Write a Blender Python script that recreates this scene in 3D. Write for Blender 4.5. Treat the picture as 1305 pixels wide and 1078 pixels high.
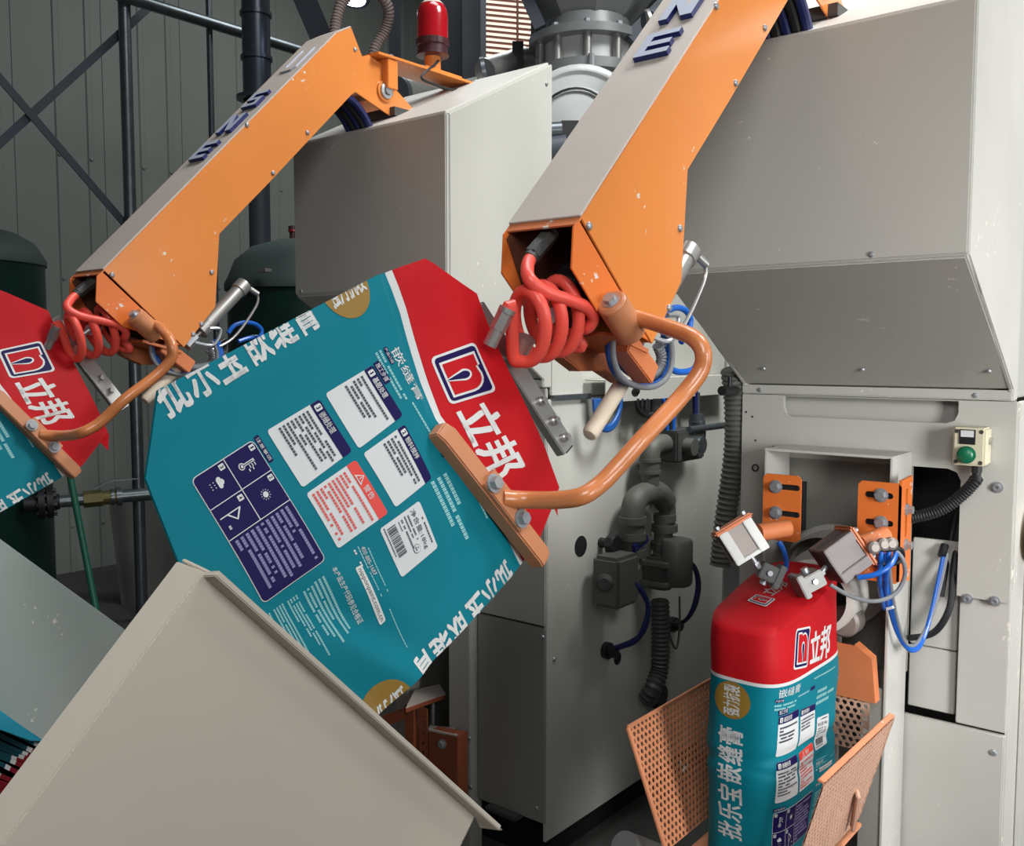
import bpy, bmesh, math, random
from mathutils import Vector as V, Matrix
random.seed(7)
SC = bpy.context.scene; COL = SC.collection
for o in list(bpy.data.objects): bpy.data.objects.remove(o)
UP = 0.30                                   # measured heights + UP = height above the floor
# ------------------------------------------------------------------ camera
F, YAW, PIT, H = 1200., math.radians(39), math.atan(89/1200.), 1.35
FW = V((-math.sin(YAW)*math.cos(PIT), math.cos(YAW)*math.cos(PIT), -math.sin(PIT)))
RT = V((math.cos(YAW), math.sin(YAW), 0)); UPV = RT.cross(FW); O = V((0, 0, H))
cd = bpy.data.cameras.new('camera'); cam = bpy.data.objects.new('camera', cd); COL.objects.link(cam)
cd.sensor_fit = 'HORIZONTAL'; cd.sensor_width = 36; cd.lens = 36*F/1305.; cd.clip_start = .02
m = Matrix((RT, UPV, -FW)).transposed().to_4x4(); m.translation = O + V((0, 0, UP)); cam.matrix_world = m
SC.camera = cam
# ------------------------------------------------------------------ world, light, exposure
w = bpy.data.worlds.new('world'); SC.world = w; w.use_nodes = True
w.node_tree.nodes['Background'].inputs[0].default_value = (.80, .88, 1., 1); w.node_tree.nodes['Background'].inputs[1].default_value = .04
SC.view_settings.view_transform = 'Standard'; SC.view_settings.look = 'None'
SC.view_settings.exposure = 0; SC.view_settings.gamma = 1; SC.view_settings.use_curve_mapping = False
def area(name, loc, tgt, sx, sy, power, col=(1, 1, 1)):
    l = bpy.data.lights.new(name, 'AREA'); l.shape = 'RECTANGLE'; l.size = sx; l.size_y = sy; l.energy = power; l.color = col
    o = bpy.data.objects.new(name, l); COL.objects.link(o); o.location = loc
    o.rotation_euler = (V(tgt)-V(loc)).to_track_quat('-Z', 'Y').to_euler(); return o
area('high_bay_over_aisle', (.7, 2.7, 4.9), (-1.6, 2.6, 1.5), 1.1, 1.1, 39, (.97, 1, .99)).data.spread = math.radians(72)
area('doorway_daylight', (.35, -.15, 2.5), (-.85, 1.75, 1.7), .8, .8, 18, (.98, 1, 1))
area('low_doorway_daylight', (1.5, .75, 1.62), (-.45, 2.27, 1.05), .6, 1.0, 15, (.98, 1, 1)).data.spread = math.radians(80)
area('side_doorway_daylight', (3.2, 2.9, 2.1), (-.5, 2.5, 1.3), 1.6, 2.6, 19, (.98, 1, 1)).data.spread = math.radians(100)
area('roof_light', (-1.2, 2.1, 5.2), (-1.1, 1.7, 0), 1.8, 1.2, 62, (.95, .98, 1))
area('far_roof_light', (-4.2, 5.0, 5.4), (-4.6, 4.6, 0), 1.6, 1.6, 52, (.94, .99, 1))
# ------------------------------------------------------------------ measuring helpers: a pixel of the photo onto a known plane
def ray(x, y): return FW + RT*((x-652.5)/F) + UPV*((539-y)/F)
def PX(x, y, X): r = ray(x, y); return O + r*(X/r.x)
def PY(x, y, Y): r = ray(x, y); return O + r*(Y/r.y)
def PZ(x, y, Z): r = ray(x, y); return O + r*((Z-H)/r.z)
def PD(x, y, d): return O + ray(x, y)*d
def PN(x, y, p, n): r = ray(x, y); return O + r*((p-O).dot(n)/r.dot(n))
# ------------------------------------------------------------------ materials
def lin(c): c /= 255.; return c/12.92 if c <= .04045 else ((c+.055)/1.055)**2.4
MATS = {}
def mat(name, rgb, rough=.5, metal=0., var=.06, scale=6., specks=0., speck_rgb=(225, 218, 205), bump=0., bscale=60., emit=0., trans=0., coat=0., spec=.5, speck_scale=70):
    if name in MATS: return MATS[name]
    M = bpy.data.materials.new(name); M.use_nodes = True; MATS[name] = M
    nt = M.node_tree; N = nt.nodes; L = nt.links; b = N['Principled BSDF']
    col = (lin(rgb[0]), lin(rgb[1]), lin(rgb[2]), 1)
    b.inputs['Roughness'].default_value = rough; b.inputs['Metallic'].default_value = metal
    if coat: b.inputs['Coat Weight'].default_value = coat; b.inputs['Coat Roughness'].default_value = .15
    b.inputs['Specular IOR Level'].default_value = spec
    if trans: b.inputs['Transmission Weight'].default_value = trans
    tc = N.new('ShaderNodeTexCoord')
    no = N.new('ShaderNodeTexNoise'); no.inputs['Scale'].default_value = scale; no.inputs['Detail'].default_value = 5
    L.new(tc.outputs['Object'], no.inputs['Vector'])
    mx = N.new('ShaderNodeMix'); mx.data_type = 'RGBA'
    mx.inputs[6].default_value = tuple(c*(1-var*1.6) for c in col[:3])+(1,); mx.inputs[7].default_value = tuple(min(1, c*(1+var*1.6)) for c in col[:3])+(1,)
    L.new(no.outputs['Fac'], mx.inputs[0]); out = mx.outputs[2]
    if specks:
        n2 = N.new('ShaderNodeTexNoise'); n2.inputs['Scale'].default_value = speck_scale; n2.inputs['Detail'].default_value = 3
        L.new(tc.outputs['Object'], n2.inputs['Vector'])
        n3 = N.new('ShaderNodeTexNoise'); n3.inputs['Scale'].default_value = speck_scale*.12; n3.inputs['Detail'].default_value = 2
        L.new(tc.outputs['Object'], n3.inputs['Vector'])
        ad = N.new('ShaderNodeMath'); ad.operation = 'ADD'; L.new(n2.outputs['Fac'], ad.inputs[0]); L.new(n3.outputs['Fac'], ad.inputs[1])
        mr = N.new('ShaderNodeMapRange'); mr.inputs[1].default_value = 1.36-.3*specks; mr.inputs[2].default_value = 1.40-.3*specks
        L.new(ad.outputs[0], mr.inputs[0])
        m2 = N.new('ShaderNodeMix'); m2.data_type = 'RGBA'; L.new(mr.outputs[0], m2.inputs[0]); L.new(out, m2.inputs[6])
        m2.inputs[7].default_value = (lin(speck_rgb[0]), lin(speck_rgb[1]), lin(speck_rgb[2]), 1); out = m2.outputs[2]
    L.new(out, b.inputs['Base Color'])
    if bump:
        n4 = N.new('ShaderNodeTexNoise'); n4.inputs['Scale'].default_value = bscale; n4.inputs['Detail'].default_value = 4
        L.new(tc.outputs['Object'], n4.inputs['Vector'])
        bp = N.new('ShaderNodeBump'); bp.inputs['Strength'].default_value = bump; bp.inputs['Distance'].default_value = .01
        L.new(n4.outputs['Fac'], bp.inputs['Height']); L.new(bp.outputs['Normal'], b.inputs['Normal'])
    if emit:
        b.inputs['Emission Color'].default_value = col; b.inputs['Emission Strength'].default_value = emit
    return M
PAINT = mat('machine_paint', (186, 184, 176), .38, var=.03, scale=3, specks=.06)
PAINTL = mat('machine_paint_dusty', (194, 191, 184), .5, var=.06, scale=5, specks=.22)
DARKPAINT = mat('machine_paint_grey', (150, 148, 140), .45, var=.05)
CHUTE = mat('chute_paint', (206, 196, 181), .5, var=.05, scale=5)
CHUTE2 = mat('chute_plate_paint', (168, 177, 171), .45, var=.05, specks=.30, speck_scale=170)
ORANGE = mat('orange_paint', (226, 136, 66), .3, var=.05, scale=5, specks=.10, coat=.3)
ORANGES = mat('orange_paint_speckled', (226, 118, 52), .4, var=.08, specks=.42, speck_scale=140)
ORANGED = mat('orange_paint_worn', (208, 120, 74), .5, var=.12, scale=14, specks=.2)
ORANGET = mat('orange_rod_dusty', (200, 132, 92), .45, var=.10, scale=10)
PERFM = mat('perforated_orange', (222, 146, 106), .5, var=.12, scale=9, specks=.2)
PERFP = mat('perforated_powdered', (205, 160, 136), .6, var=.1, scale=12)
RUST = mat('red_oxide_paint', (150, 78, 50), .55, var=.15, scale=12)
DUSTY = mat('dusty_top', (196, 184, 174), .6, var=.05, scale=12)
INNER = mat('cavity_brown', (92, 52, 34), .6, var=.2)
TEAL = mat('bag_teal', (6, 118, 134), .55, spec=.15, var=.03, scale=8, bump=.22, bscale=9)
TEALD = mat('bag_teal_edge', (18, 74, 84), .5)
RED = mat('bag_red', (184, 22, 30), .55, spec=.15, var=.03, scale=8, bump=.22, bscale=9)
NAVY = mat('print_navy', (28, 20, 78), .5, var=.02, spec=.15)
WHITE = mat('print_white', (214, 214, 212), .45, var=.02)
PWHITE = mat('print_panel_white', (210, 212, 212), .4, var=.02)
INK = mat('print_ink', (40, 38, 60), .5)
REDINK = mat('print_red', (226, 62, 52), .45, var=.02)
PALE = mat('print_pale', (150, 206, 208), .45)
GOLD = mat('print_gold', (146, 112, 42), .45, var=.03)
STEEL = mat('zinc_steel', (176, 178, 182), .35, .6, var=.1, scale=30)
ALU = mat('aluminium', (182, 180, 177), .34, .75, var=.08, scale=20)
ALUD = mat('aluminium_dusty', (146, 136, 130), .5, .4, var=.08, scale=20)
GALV = mat('galvanised_pipe', (118, 124, 128), .35, .8, var=.2, scale=14)
PIPEG = mat('pipe_grey_dusty', (92, 91, 85), .6, .2, var=.15, scale=18)
BLACK = mat('black_rubber', (26, 26, 28), .5)
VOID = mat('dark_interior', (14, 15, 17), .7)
DGREY = mat('dark_grey_casting', (66, 66, 64), .5, var=.1)
BOXG = mat('actuator_grey', (84, 84, 80), .45, var=.1)
GREYH = mat('grey_conduit', (120, 122, 126), .5)
BLUE = mat('blue_hose', (24, 94, 186), .3)
BLUED = mat('blue_cable', (24, 32, 84), .35)
REDH = mat('red_hose', (246, 92, 78), .35, var=.04)
PLASTIC = mat('off_white_plastic', (226, 208, 186), .45)
TANK = mat('tank_green', (16, 46, 38), .35, var=.15)
TANKD = mat('tank_dome_dusty', (70, 84, 80), .6, var=.12)
GREENP = mat('green_pipe', (40, 112, 86), .4)
WALL = mat('wall_sheet', (150, 154, 146), .55, var=.06, scale=1.5)
FLOORM = mat('concrete', (78, 77, 74), .7, var=.15, scale=4, bump=.1)
STEELD = mat('dark_structural_steel', (70, 75, 84), .5, var=.1)
DUCT = mat('dark_blue_duct', (82, 88, 98), .3, .6, var=.2, scale=6)
HOPPER = mat('hopper_grey', (128, 130, 130), .4, .2, var=.06)
VALVE = mat('valve_cast', (206, 208, 206), .35, .12, var=.08)
BEACON = mat('beacon_red', (168, 20, 30), .18, var=.02, coat=.5)
BEACOND = mat('beacon_dark', (70, 40, 44), .35)
CREAM = mat('cream_plastic', (206, 198, 172), .45)
GREENB = mat('green_button', (20, 100, 70), .3)
FLEX = mat('flexible_duct', (150, 130, 124), .55, var=.08)
LETTER = mat('letter_navy', (30, 37, 94), .35)
LETTERT = mat('letter_dusty', (176, 182, 200), .55)
LAMP = mat('lamp_glow', (215, 228, 255), .5, emit=12.)
GLOW = mat('bright_window', (250, 236, 222), .5, emit=1.1)
SLAT = mat('window_slat', (150, 96, 74), .6)
CONCR = mat('dusty_steel_plate', (120, 120, 114), .55, var=.08)
# ------------------------------------------------------------------ mesh building
ORG = {}
class MB:
    def __init__(s): s.v = []; s.f = []; s.mi = []; s.cur = 0
    def add(s, vs, fs):
        k = len(s.v); s.v += [V(p) for p in vs]; s.f += [tuple(i+k for i in f) for f in fs]; s.mi += [s.cur]*len(fs); return s
    def box(s, x0, x1, y0, y1, z0, z1):
        return s.add([(x0,y0,z0),(x1,y0,z0),(x1,y1,z0),(x0,y1,z0),(x0,y0,z1),(x1,y0,z1),(x1,y1,z1),(x0,y1,z1)],
                     [(0,3,2,1),(4,5,6,7),(0,1,5,4),(1,2,6,5),(2,3,7,6),(3,0,4,7)])
    def obox(s, c, ax, ay, az):
        c, ax, ay, az = V(c), V(ax)/2, V(ay)/2, V(az)/2
        P = [c+ax*i+ay*j+az*k for k in (-1,1) for i, j in ((-1,-1),(1,-1),(1,1),(-1,1))]
        return s.add(P, [(0,3,2,1),(4,5,6,7),(0,1,5,4),(1,2,6,5),(2,3,7,6),(3,0,4,7)])
    def bar(s, p0, p1, w, h, up=(0,0,1)):
        p0, p1 = V(p0), V(p1); d = p1-p0; x = d.cross(V(up)).normalized(); y = x.cross(d).normalized()
        return s.obox((p0+p1)/2, d, x*w, y*h)
    def prism(s, poly, vec):
        n = len(poly); P = [V(p) for p in poly]; vec = V(vec)
        return s.add(P+[p+vec for p in P], [tuple(range(n))[::-1], tuple(range(n, 2*n))]+[(i, (i+1)%n, n+(i+1)%n, n+i) for i in range(n)])
    def prismX(s, yz, x0, x1): return s.prism([(x0, y, z) for y, z in yz], (x1-x0, 0, 0))
    def cyl(s, p0, p1, r0, r1=None, n=20, caps=True, ph=0.):
        r1 = r0 if r1 is None else r1; p0, p1 = V(p0), V(p1); d = (p1-p0).normalized()
        a = d.orthogonal().normalized(); b = d.cross(a)
        ring = lambda p, r: [p+(a*math.cos(ph+2*math.pi*i/n)+b*math.sin(ph+2*math.pi*i/n))*r for i in range(n)]
        fs = [(i, (i+1)%n, n+(i+1)%n, n+i) for i in range(n)]
        if caps: fs += [tuple(range(n))[::-1], tuple(range(n, 2*n))]
        return s.add(ring(p0, r0)+ring(p1, r1), fs)
    def lathe(s, prof, org, axis, n=28, caps=True):
        org = V(org); d = V(axis).normalized(); a = d.orthogonal().normalized(); b = d.cross(a); vs = []; fs = []
        for r, h in prof:
            for i in range(n): t = 2*math.pi*i/n; vs.append(org+d*h+(a*math.cos(t)+b*math.sin(t))*max(r, 1e-4))
        for k in range(len(prof)-1):
            for i in range(n): fs.append((k*n+i, k*n+(i+1)%n, (k+1)*n+(i+1)%n, (k+1)*n+i))
        if caps and prof[0][0] > 2e-4: fs.append(tuple(range(n))[::-1])
        if caps and prof[-1][0] > 2e-4: fs.append(tuple(range((len(prof)-1)*n, len(prof)*n)))
        return s.add(vs, fs)
    def tube(s, pts, r, n=12, smooth=6, closed=False, rib=None):
        P = [V(p) for p in pts]
        if smooth: P = spline(P, smooth, closed)
        if rib:
            L = [0]
            for i in range(1, len(P)): L.append(L[-1]+(P[i]-P[i-1]).length)
            m_ = max(4, int(L[-1]/rib*2)); Q = []; k = 0
            for j in range(m_+1):
                t = L[-1]*j/m_
                while k < len(L)-2 and L[k+1] < t: k += 1
                Q.append(P[k].lerp(P[k+1], (t-L[k])/max(1e-9, L[k+1]-L[k])))
            P = Q
        N = len(P); vs = []; fs = []; up = None
        for i in range(N):
            t = (P[(i+1) % N if closed else min(i+1, N-1)]-P[i-1 if (closed or i) else 0]).normalized()
            if up is None: up = t.orthogonal().normalized()
            up = (up-t*up.dot(t)).normalized(); b = t.cross(up)
            rr = r if not rib else r*(1.0 if i % 2 else .84)
            for k in range(n): a = 2*math.pi*k/n; vs.append(P[i]+(up*math.cos(a)+b*math.sin(a))*rr)
        for i in range(N if closed else N-1):
            for k in range(n): fs.append((i*n+k, i*n+(k+1)%n, ((i+1)%N)*n+(k+1)%n, ((i+1)%N)*n+k))
        if not closed: fs += [tuple(range(n))[::-1], tuple(range((N-1)*n, N*n))]
        return s.add(vs, fs)
    def bolt(s, p, axis, r, h=None, washer=True):
        p = V(p); d = V(axis).normalized(); h = h or r*1.1
        if washer: s.cyl(p, p+d*r*.25, r*1.45, n=16)
        s.cyl(p, p+d*h, r, n=6); return s
    def screw(s, p, axis, r):
        return s.lathe([(r, 0), (r, r*.25), (r*.75, r*.6), (r*.3, r*.72), (.0001, r*.74)], p, axis, 10)
    def obj(s, name, mats, parent=None, bevel=0., smooth=True, kind=None):
        me = bpy.data.meshes.new(name); ms = mats if isinstance(mats, (list, tuple)) else [mats]
        org = ORG.get(parent.name, V((0,0,0))) if parent else V((0,0,0))
        me.from_pydata([p-org for p in s.v], [], s.f)
        for x in ms: me.materials.append(x)
        me.polygons.foreach_set('material_index', s.mi)
        bm = bmesh.new(); bm.from_mesh(me); bmesh.ops.recalc_face_normals(bm, faces=bm.faces)
        if bevel:
            es = [e for e in bm.edges if len(e.link_faces) == 2 and e.calc_face_angle(0) > .5]
            bmesh.ops.bevel(bm, geom=es, offset=bevel, segments=2, affect='EDGES', clamp_overlap=True)
        bm.to_mesh(me); bm.free()
        if smooth: me.shade_smooth(); me.set_sharp_from_angle(angle=math.radians(35))
        o = bpy.data.objects.new(name, me); COL.objects.link(o)
        if parent: o.parent = parent
        ORG[o.name] = org
        if kind: o['kind'] = kind
        return o
def spline(P, k, closed=False):
    out = []; n = len(P)
    for i in range(n if closed else n-1):
        g = (lambda j: P[j % n]) if closed else (lambda j: P[max(0, min(n-1, j))])
        a, b, c, d = g(i-1), g(i), g(i+1), g(i+2)
        for q in range(k):
            t = q/k; out.append(.5*((2*b)+(c-a)*t+(2*a-5*b+4*c-d)*t*t+(3*b-a-3*c+d)*t*t*t))
    if not closed: out.append(P[-1])
    return out
def thing(name, label, cat, loc=(0,0,0), group=None):
    o = bpy.data.objects.new(name, None); COL.objects.link(o); o.location = loc; o.empty_display_size = .05
    o['label'] = label; o['category'] = cat
    if group: o['group'] = group
    ORG[o.name] = V(loc); return o
def tag(o, label, cat, group=None):
    o['label'] = label; o['category'] = cat
    if group: o['group'] = group
    return o
def struct(o, label): o['kind'] = 'structure'; o['label'] = label; o['category'] = 'wall' if 'wall' in o.name else o.name.split('_')[0]; return o
def plabel(o, l): o['label'] = l; return o
def dup(root, delta, label, group=None):
    def rec(o, par):
        c = o.copy(); COL.objects.link(c); ORG[c.name] = ORG.get(o.name, V((0,0,0))).copy()
        if par: c.parent = par
        for ch in list(o.children): rec(ch, c)
        return c
    r = rec(root, None); r.location = root.location+V(delta); r['label'] = label
    if group: r['group'] = group
    return r
def fill2d(outer, holes=()):
    """triangulated flat polygon with holes -> 2D verts and faces"""
    bm = bmesh.new(); es = []
    for loop in [outer]+list(holes):
        vs = [bm.verts.new((x, y, 0)) for x, y in loop]
        es += [bm.edges.new((vs[i], vs[(i+1) % len(vs)])) for i in range(len(vs))]
    bmesh.ops.triangle_fill(bm, edges=es, use_beauty=True, normal=(0,0,1))
    bm.verts.index_update(); r = [(v.co.x, v.co.y) for v in bm.verts], [tuple(v.index for v in f.verts) for f in bm.faces]
    bm.free(); return r
def plate(mb, outer, holes, o, ex, ey, th):
    """plate with through holes; th along ex x ey"""
    o, ex, ey = V(o), V(ex), V(ey); nz = ex.cross(ey).normalized()*th
    vs, fs = fill2d(outer, holes); P = [o+ex*a+ey*b for a, b in vs]; k = len(P)
    mb.add(P+[p+nz for p in P], [tuple(reversed(f)) for f in fs]+[tuple(i+k for i in f) for f in fs])
    for loop in [outer]+list(holes):
        n = len(loop); Q = [o+ex*a+ey*b for a, b in loop]
        mb.add(Q+[q+nz for q in Q], [(i, (i+1)%n, n+(i+1)%n, n+i) for i in range(n)])
    return mb
def rrect(x0, x1, y0, y1, r, n=5):
    out = []
    for cx, cy, a0 in ((x1-r, y0+r, -90), (x1-r, y1-r, 0), (x0+r, y1-r, 90), (x0+r, y0+r, 180)):
        for i in range(n+1): a = math.radians(a0+90*i/n); out.append((cx+r*math.cos(a), cy+r*math.sin(a)))
    return out
def circ(cx, cy, r, n=14): return [(cx+r*math.cos(2*math.pi*i/n), cy+r*math.sin(2*math.pi*i/n)) for i in range(n)]
def perf(mb, o, ex, ey, nx, ny, px, py, r, th):
    o, ex, ey = V(o), V(ex).normalized(), V(ey).normalized(); nz = ex.cross(ey).normalized()*th
    for j in range(ny):
        for i in range(nx+1):
            off = (j % 2)*.5; x0 = max(0, (i-off)*px); x1 = min(nx*px, (i+1-off)*px)
            if x1-x0 < 1e-6: continue
            y0, y1 = j*py, (j+1)*py; cx, cy = (x0+x1)/2, (y0+y1)/2
            if x1-x0 < px*.9:
                Q = [o+ex*a+ey*b for a, b in ((x0,y0),(x1,y0),(x1,y1),(x0,y1))]
                mb.add(Q+[q+nz for q in Q], [(0,1,2,3),(7,6,5,4)]); continue
            out = [(x1,cy),(x1,y1),(cx,y1),(x0,y1),(x0,cy),(x0,y0),(cx,y0),(x1,y0)]
            inn = [(cx+r*math.cos(math.pi/4*k), cy+r*math.sin(math.pi/4*k)) for k in range(8)]
            Q = [o+ex*a+ey*b for a, b in out+inn]; fs = []
            for k in range(8):
                l = (k+1) % 8; fs += [(k, l, 8+l, 8+k), (16+k, 24+k, 24+l, 16+l), (8+k, 8+l, 24+l, 24+k)]
            mb.add(Q+[q+nz for q in Q], fs)
    return mb
# ------------------------------------------------------------------ setting
FZ = -UP
b = MB(); b.box(-9, 3.5, -2.2, 9, FZ-.1, FZ); fl = struct(b.obj('floor', FLOORM), 'grey concrete factory floor')
XW = -7.0
wl = bpy.data.objects.new('wall_left', None); COL.objects.link(wl); struct(wl, 'tall grey corrugated sheet wall on the left'); ORG['wall_left'] = V((0,0,0))
def wallpanel(parent, p0, dx, n, wid, h):
    """profiled sheet: flat pans with raised ribs"""
    dx = V(dx); prof = [(0,0),(.10,0),(.115,.010),(.165,.010),(.18,0),(.46,0),(.475,.010),(.525,.010),(.54,0),(.66,0),(.665,.006),(.695,.006),(.70,0),(1,0)]
    b = MB(); P = [V(p0)+dx*(a*wid)+V(n)*d for a, d in prof]; k = len(P)
    b.add(P+[p+V((0,0,h)) for p in P], [(i, i+1, k+i+1, k+i) for i in range(k-1)])
    for z in (.35, 1.3, 2.2, 3.1):
        for a in (.14, .50):
            b.screw(V(p0)+dx*(a*wid)+V(n)*.010+V((0,0,z)), n, .014)
    return b.obj('wall_panel', WALL, parent, smooth=False)
for i in range(17): wallpanel(wl, (XW, -2.+i*.66, FZ), (0,1,0), (1,0,0), .66, 6.0)
wb = bpy.data.objects.new('wall_back', None); COL.objects.link(wb); struct(wb, 'grey corrugated sheet wall at the back'); ORG['wall_back'] = V((0,0,0))
for i in range(15): wallpanel(wb, (XW+.02+i*.70, 8.6, FZ), (1,0,0), (0,-1,0), .69, 6.0)
# light strip band on the left wall: girts seen through as raised rails
# ------------------------------------------------------------------ packing machines
def machine(x1, label, right):
    x0 = x1-.63; Y0 = 1.835; Y1 = 2.27
    t = thing('packing_machine', label, 'machine', ((x0+x1)/2, 2.7, FZ), 'packing machines')
    def pan(name, poly, vec, m_=PAINT, bev=.003): b = MB(); b.prism(poly, vec); return b.obj(name, m_, t, bevel=bev)
    zt, zb, zc = 1.975, 1.525, 1.270
    pan('front_cover', [(x0,Y0,zb+.002),(x1,Y0,zb+.002),(x1,Y0,zt),(x0,Y0,zt)], (0,.012,0))
    yr, zr = 2.30, 2.205
    side = [(Y0+.013,zb),(Y0+.013,zt),(yr,zr),(yr,1.246),(Y1-.01,1.246),(Y1-.01,zc)]
    pan('side_cover', [(x1-.012,y,z) for y,z in side], (.012,0,0), PAINTL if right else PAINT)
    pan('side_cover', [(x0,y,z) for y,z in side], (.012,0,0))
    pan('roof_cover', [(x0+.013,Y0+.013,zt-.006),(x1-.013,Y0+.013,zt-.006),(x1-.013,yr,zr-.006),(x0+.013,yr,zr-.006)], (0,0,.014), PAINTL)
    pan('sloped_cover', [(x0+.003,Y0+.002,zb-.003),(x1-.003,Y0+.002,zb-.003),(x1-.003,Y1-.008,zc+.002),(x0+.003,Y1-.008,zc+.002)], (0,.006,.010))
    pan('lip_strip', [(x0,Y1-.012,1.247),(x1-.001,Y1-.012,1.247),(x1-.001,Y1-.012,1.2695),(x0,Y1-.012,1.2695)], (0,.010,0))
    b = MB(); b.box(x0+.01, x1-.01, 2.285, 2.30, 1.25, 2.19); b.obj('rear_cover', DARKPAINT, t)
    def scr(p, ax, r=.006): b = MB(); b.screw(p, ax, r); b.obj('screw', STEEL, t)
    nc = V((0,-(zb-zc),-(Y1-Y0))).normalized()
    for xx in (x0+.03, x1-.17 if right else x1-.09): scr((xx, Y0, zb+.012), (0,-1,0))
    for xx in (x0+.09, x1-.035, x1-.30):
        f = .82; scr(V((xx, Y0+(Y1-Y0)*f, zb+(zc-zb)*f))+nc*.004, nc)
    for xx in (x0+.05, x1-.075): scr((xx, Y1-.012, 1.257), (0,-1,0))
    if not right:
        scr((x1, 2.27, 2.14), (1,0,0)); scr((x1, 2.27, 1.62), (1,0,0)); scr((x1, 2.24, 1.33), (1,0,0))
    return t, x0, x1
def disc(b, p, ax, r, h=.003): b.cyl(p, V(p)+V(ax)*h, r, n=20)
# --- right machine
tR, x0, x1 = machine(-.437, 'pale grey packing machine behind the filled bag, nearer of the two', True)
YF = 2.262
b = MB()      # thick face plate: top band and two legs, with the long slot cut through
outer = [(-1.066,.30),(-.978,.30),(-.978,1.09),(-.62,1.09)]+[(-.62+.06+.028*math.sin(a),1.09-.028+.028*math.cos(a)) for a in [math.radians(q) for q in (0,22,45,68,90)]][0:0]
outer += [(-.565,1.09),(-.546,1.083),(-.537,1.065),(-.537,.803),(-.430,.803),(-.430,1.245),(-1.066,1.245)]
slot = [(-.955,1.243),(-.955,1.215),(-.949,1.199),(-.932,1.192),(-.572,1.192),(-.554,1.199),(-.547,1.215),(-.547,1.243)]
plate(b, outer, [slot], (0, YF+.012, 0), (1,0,0), (0,0,1), .012); b.obj('face_plate', PAINT, tR, bevel=.0012)
b = MB(); b.box(-1.05, -.44, 2.300, 2.31, 1.10, 1.246); b.obj('slot_back', PAINT, tR)
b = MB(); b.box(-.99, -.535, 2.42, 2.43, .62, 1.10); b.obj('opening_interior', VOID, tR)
b = MB(); b.box(-.645, -.541, 2.296, 2.31, .665, .918); b.obj('inner_panel', PAINTL, tR, bevel=.002)
b = MB(); b.box(-.645, -.541, 2.294, 2.31, .515, .662); b.obj('inner_panel', PAINTL, tR, bevel=.002)
b = MB(); b.box(-.534, -.430, 2.276, 2.29, .505, .83); b.obj('lower_strip_panel', PAINTL, tR, bevel=.002)
b = MB(); b.box(-.66, -.430, 2.270, 2.285, FZ+.12, .500); b.obj('lower_door', PAINTL, tR, bevel=.003)
b = MB(); b.box(-1.066, -.665, 2.30, 2.31, FZ+.1, .60); b.obj('lower_front', DARKPAINT, tR)
b = MB(); b.box(-.436, -.4285, 2.285, 3.4, FZ+.1, 1.245); b.obj('body_side', PAINTL, tR, bevel=.003)
b = MB(); b.box(-.4285, -.418, 2.40, 3.3, FZ+.15, 1.20); b.obj('side_door', PAINTL, tR, bevel=.003)
b = MB(); b.box(-1.066, -1.055, 2.275, 3.4, FZ+.1, 1.245); b.obj('body_side', PAINT, tR, bevel=.003)
b = MB(); b.box(-1.05, -.44, 3.36, 3.4, FZ+.1, 1.24); b.obj('body_back', PAINT, tR)
b = MB(); b.box(-1.06, -.445, 2.31, 3.40, 1.25, 1.72); b.obj('rear_housing', PAINT, tR, bevel=.004)  # unseen upper body, added to keep overhead light off the left machine's side
b = MB(); b.box(-1.05, -.44, 2.31, 3.36, FZ, FZ+.12); b.obj('base', DGREY, tR)
for px, py, r in ((1271,621,.0125),(1233,763,.0115),(1268,766,.0115)):
    b = MB(); p = PY(px, py, YF); disc(b, p, (0,-1,0), r); b.lathe([(r*.62,.003),(r*.62,.010),(r*.3,.010),(r*.3,.005),(.0001,.005)], p, (0,-1,0), 12); b.obj('bolt', STEEL, tR)
b = MB(); b.cyl(PY(1239,621,YF+.001), PY(1239,621,YF-.004), .008, n=16); b.obj('hole_plug', DGREY, tR)
b = MB(); b.lathe([(.010,0),(.010,.003),(.006,.003),(.006,.0),(.0001,0)], PY(963,596,YF), (0,-1,0), 16); b.obj('hole_rim', DGREY, tR)
for px, py in ((951,525),(959,531),(963,561),(986,569)):
    b = MB(); b.cyl(PY(px,py,YF+.001), PY(px,py,YF-.0008), .0028, n=10); b.obj('drill_hole', VOID, tR)
b = MB(); b.screw(PY(1266,959,2.27), (0,-1,0), .008); b.obj('screw', STEEL, tR)
b = MB(); b.cyl((-.75, 2.285, .44), (-.75, 2.24, .44), .014, n=12); b.obj('latch', DGREY, tR)
p = PX(1313,680,-.418); b = MB(); b.lathe([(.062,0),(.062,.012),(.055,.018),(.0001,.02)], p, (1,0,0), 28); plabel(b.obj('round_cover', mat('cream_cover', (222,196,150), .5), tR), 'cream round cover on the side')
# shroud frame round the spout
SX0, SX1, SY = -.942, -.648, 2.125
b = MB(); b.box(SX0, SX1+.004, SY, YF, 1.117, 1.123); b.obj('shroud_top', PAINTL, tR, bevel=.001)
b = MB(); b.box(SX0, SX0+.006, SY, YF, .55, 1.117); b.obj('shroud_side', PAINTL, tR, bevel=.001)
b = MB(); b.box(SX1, SX1+.006, SY-.006, YF, FZ, 1.119); b.obj('shroud_post', PAINTL, tR, bevel=.001)
b = MB(); b.box(SX0-.05, SX1+.003, 2.275, 2.285, .60, 1.117); b.obj('shroud_back', DARKPAINT, tR)  # same paint as the frame; a darker tone carries the shade inside
b = MB(); b.box(SX1-.05, SX1-.0005, SY-.002, SY+.004, FZ, .60); b.obj('shroud_flange', DARKPAINT, tR, bevel=.001)
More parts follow.
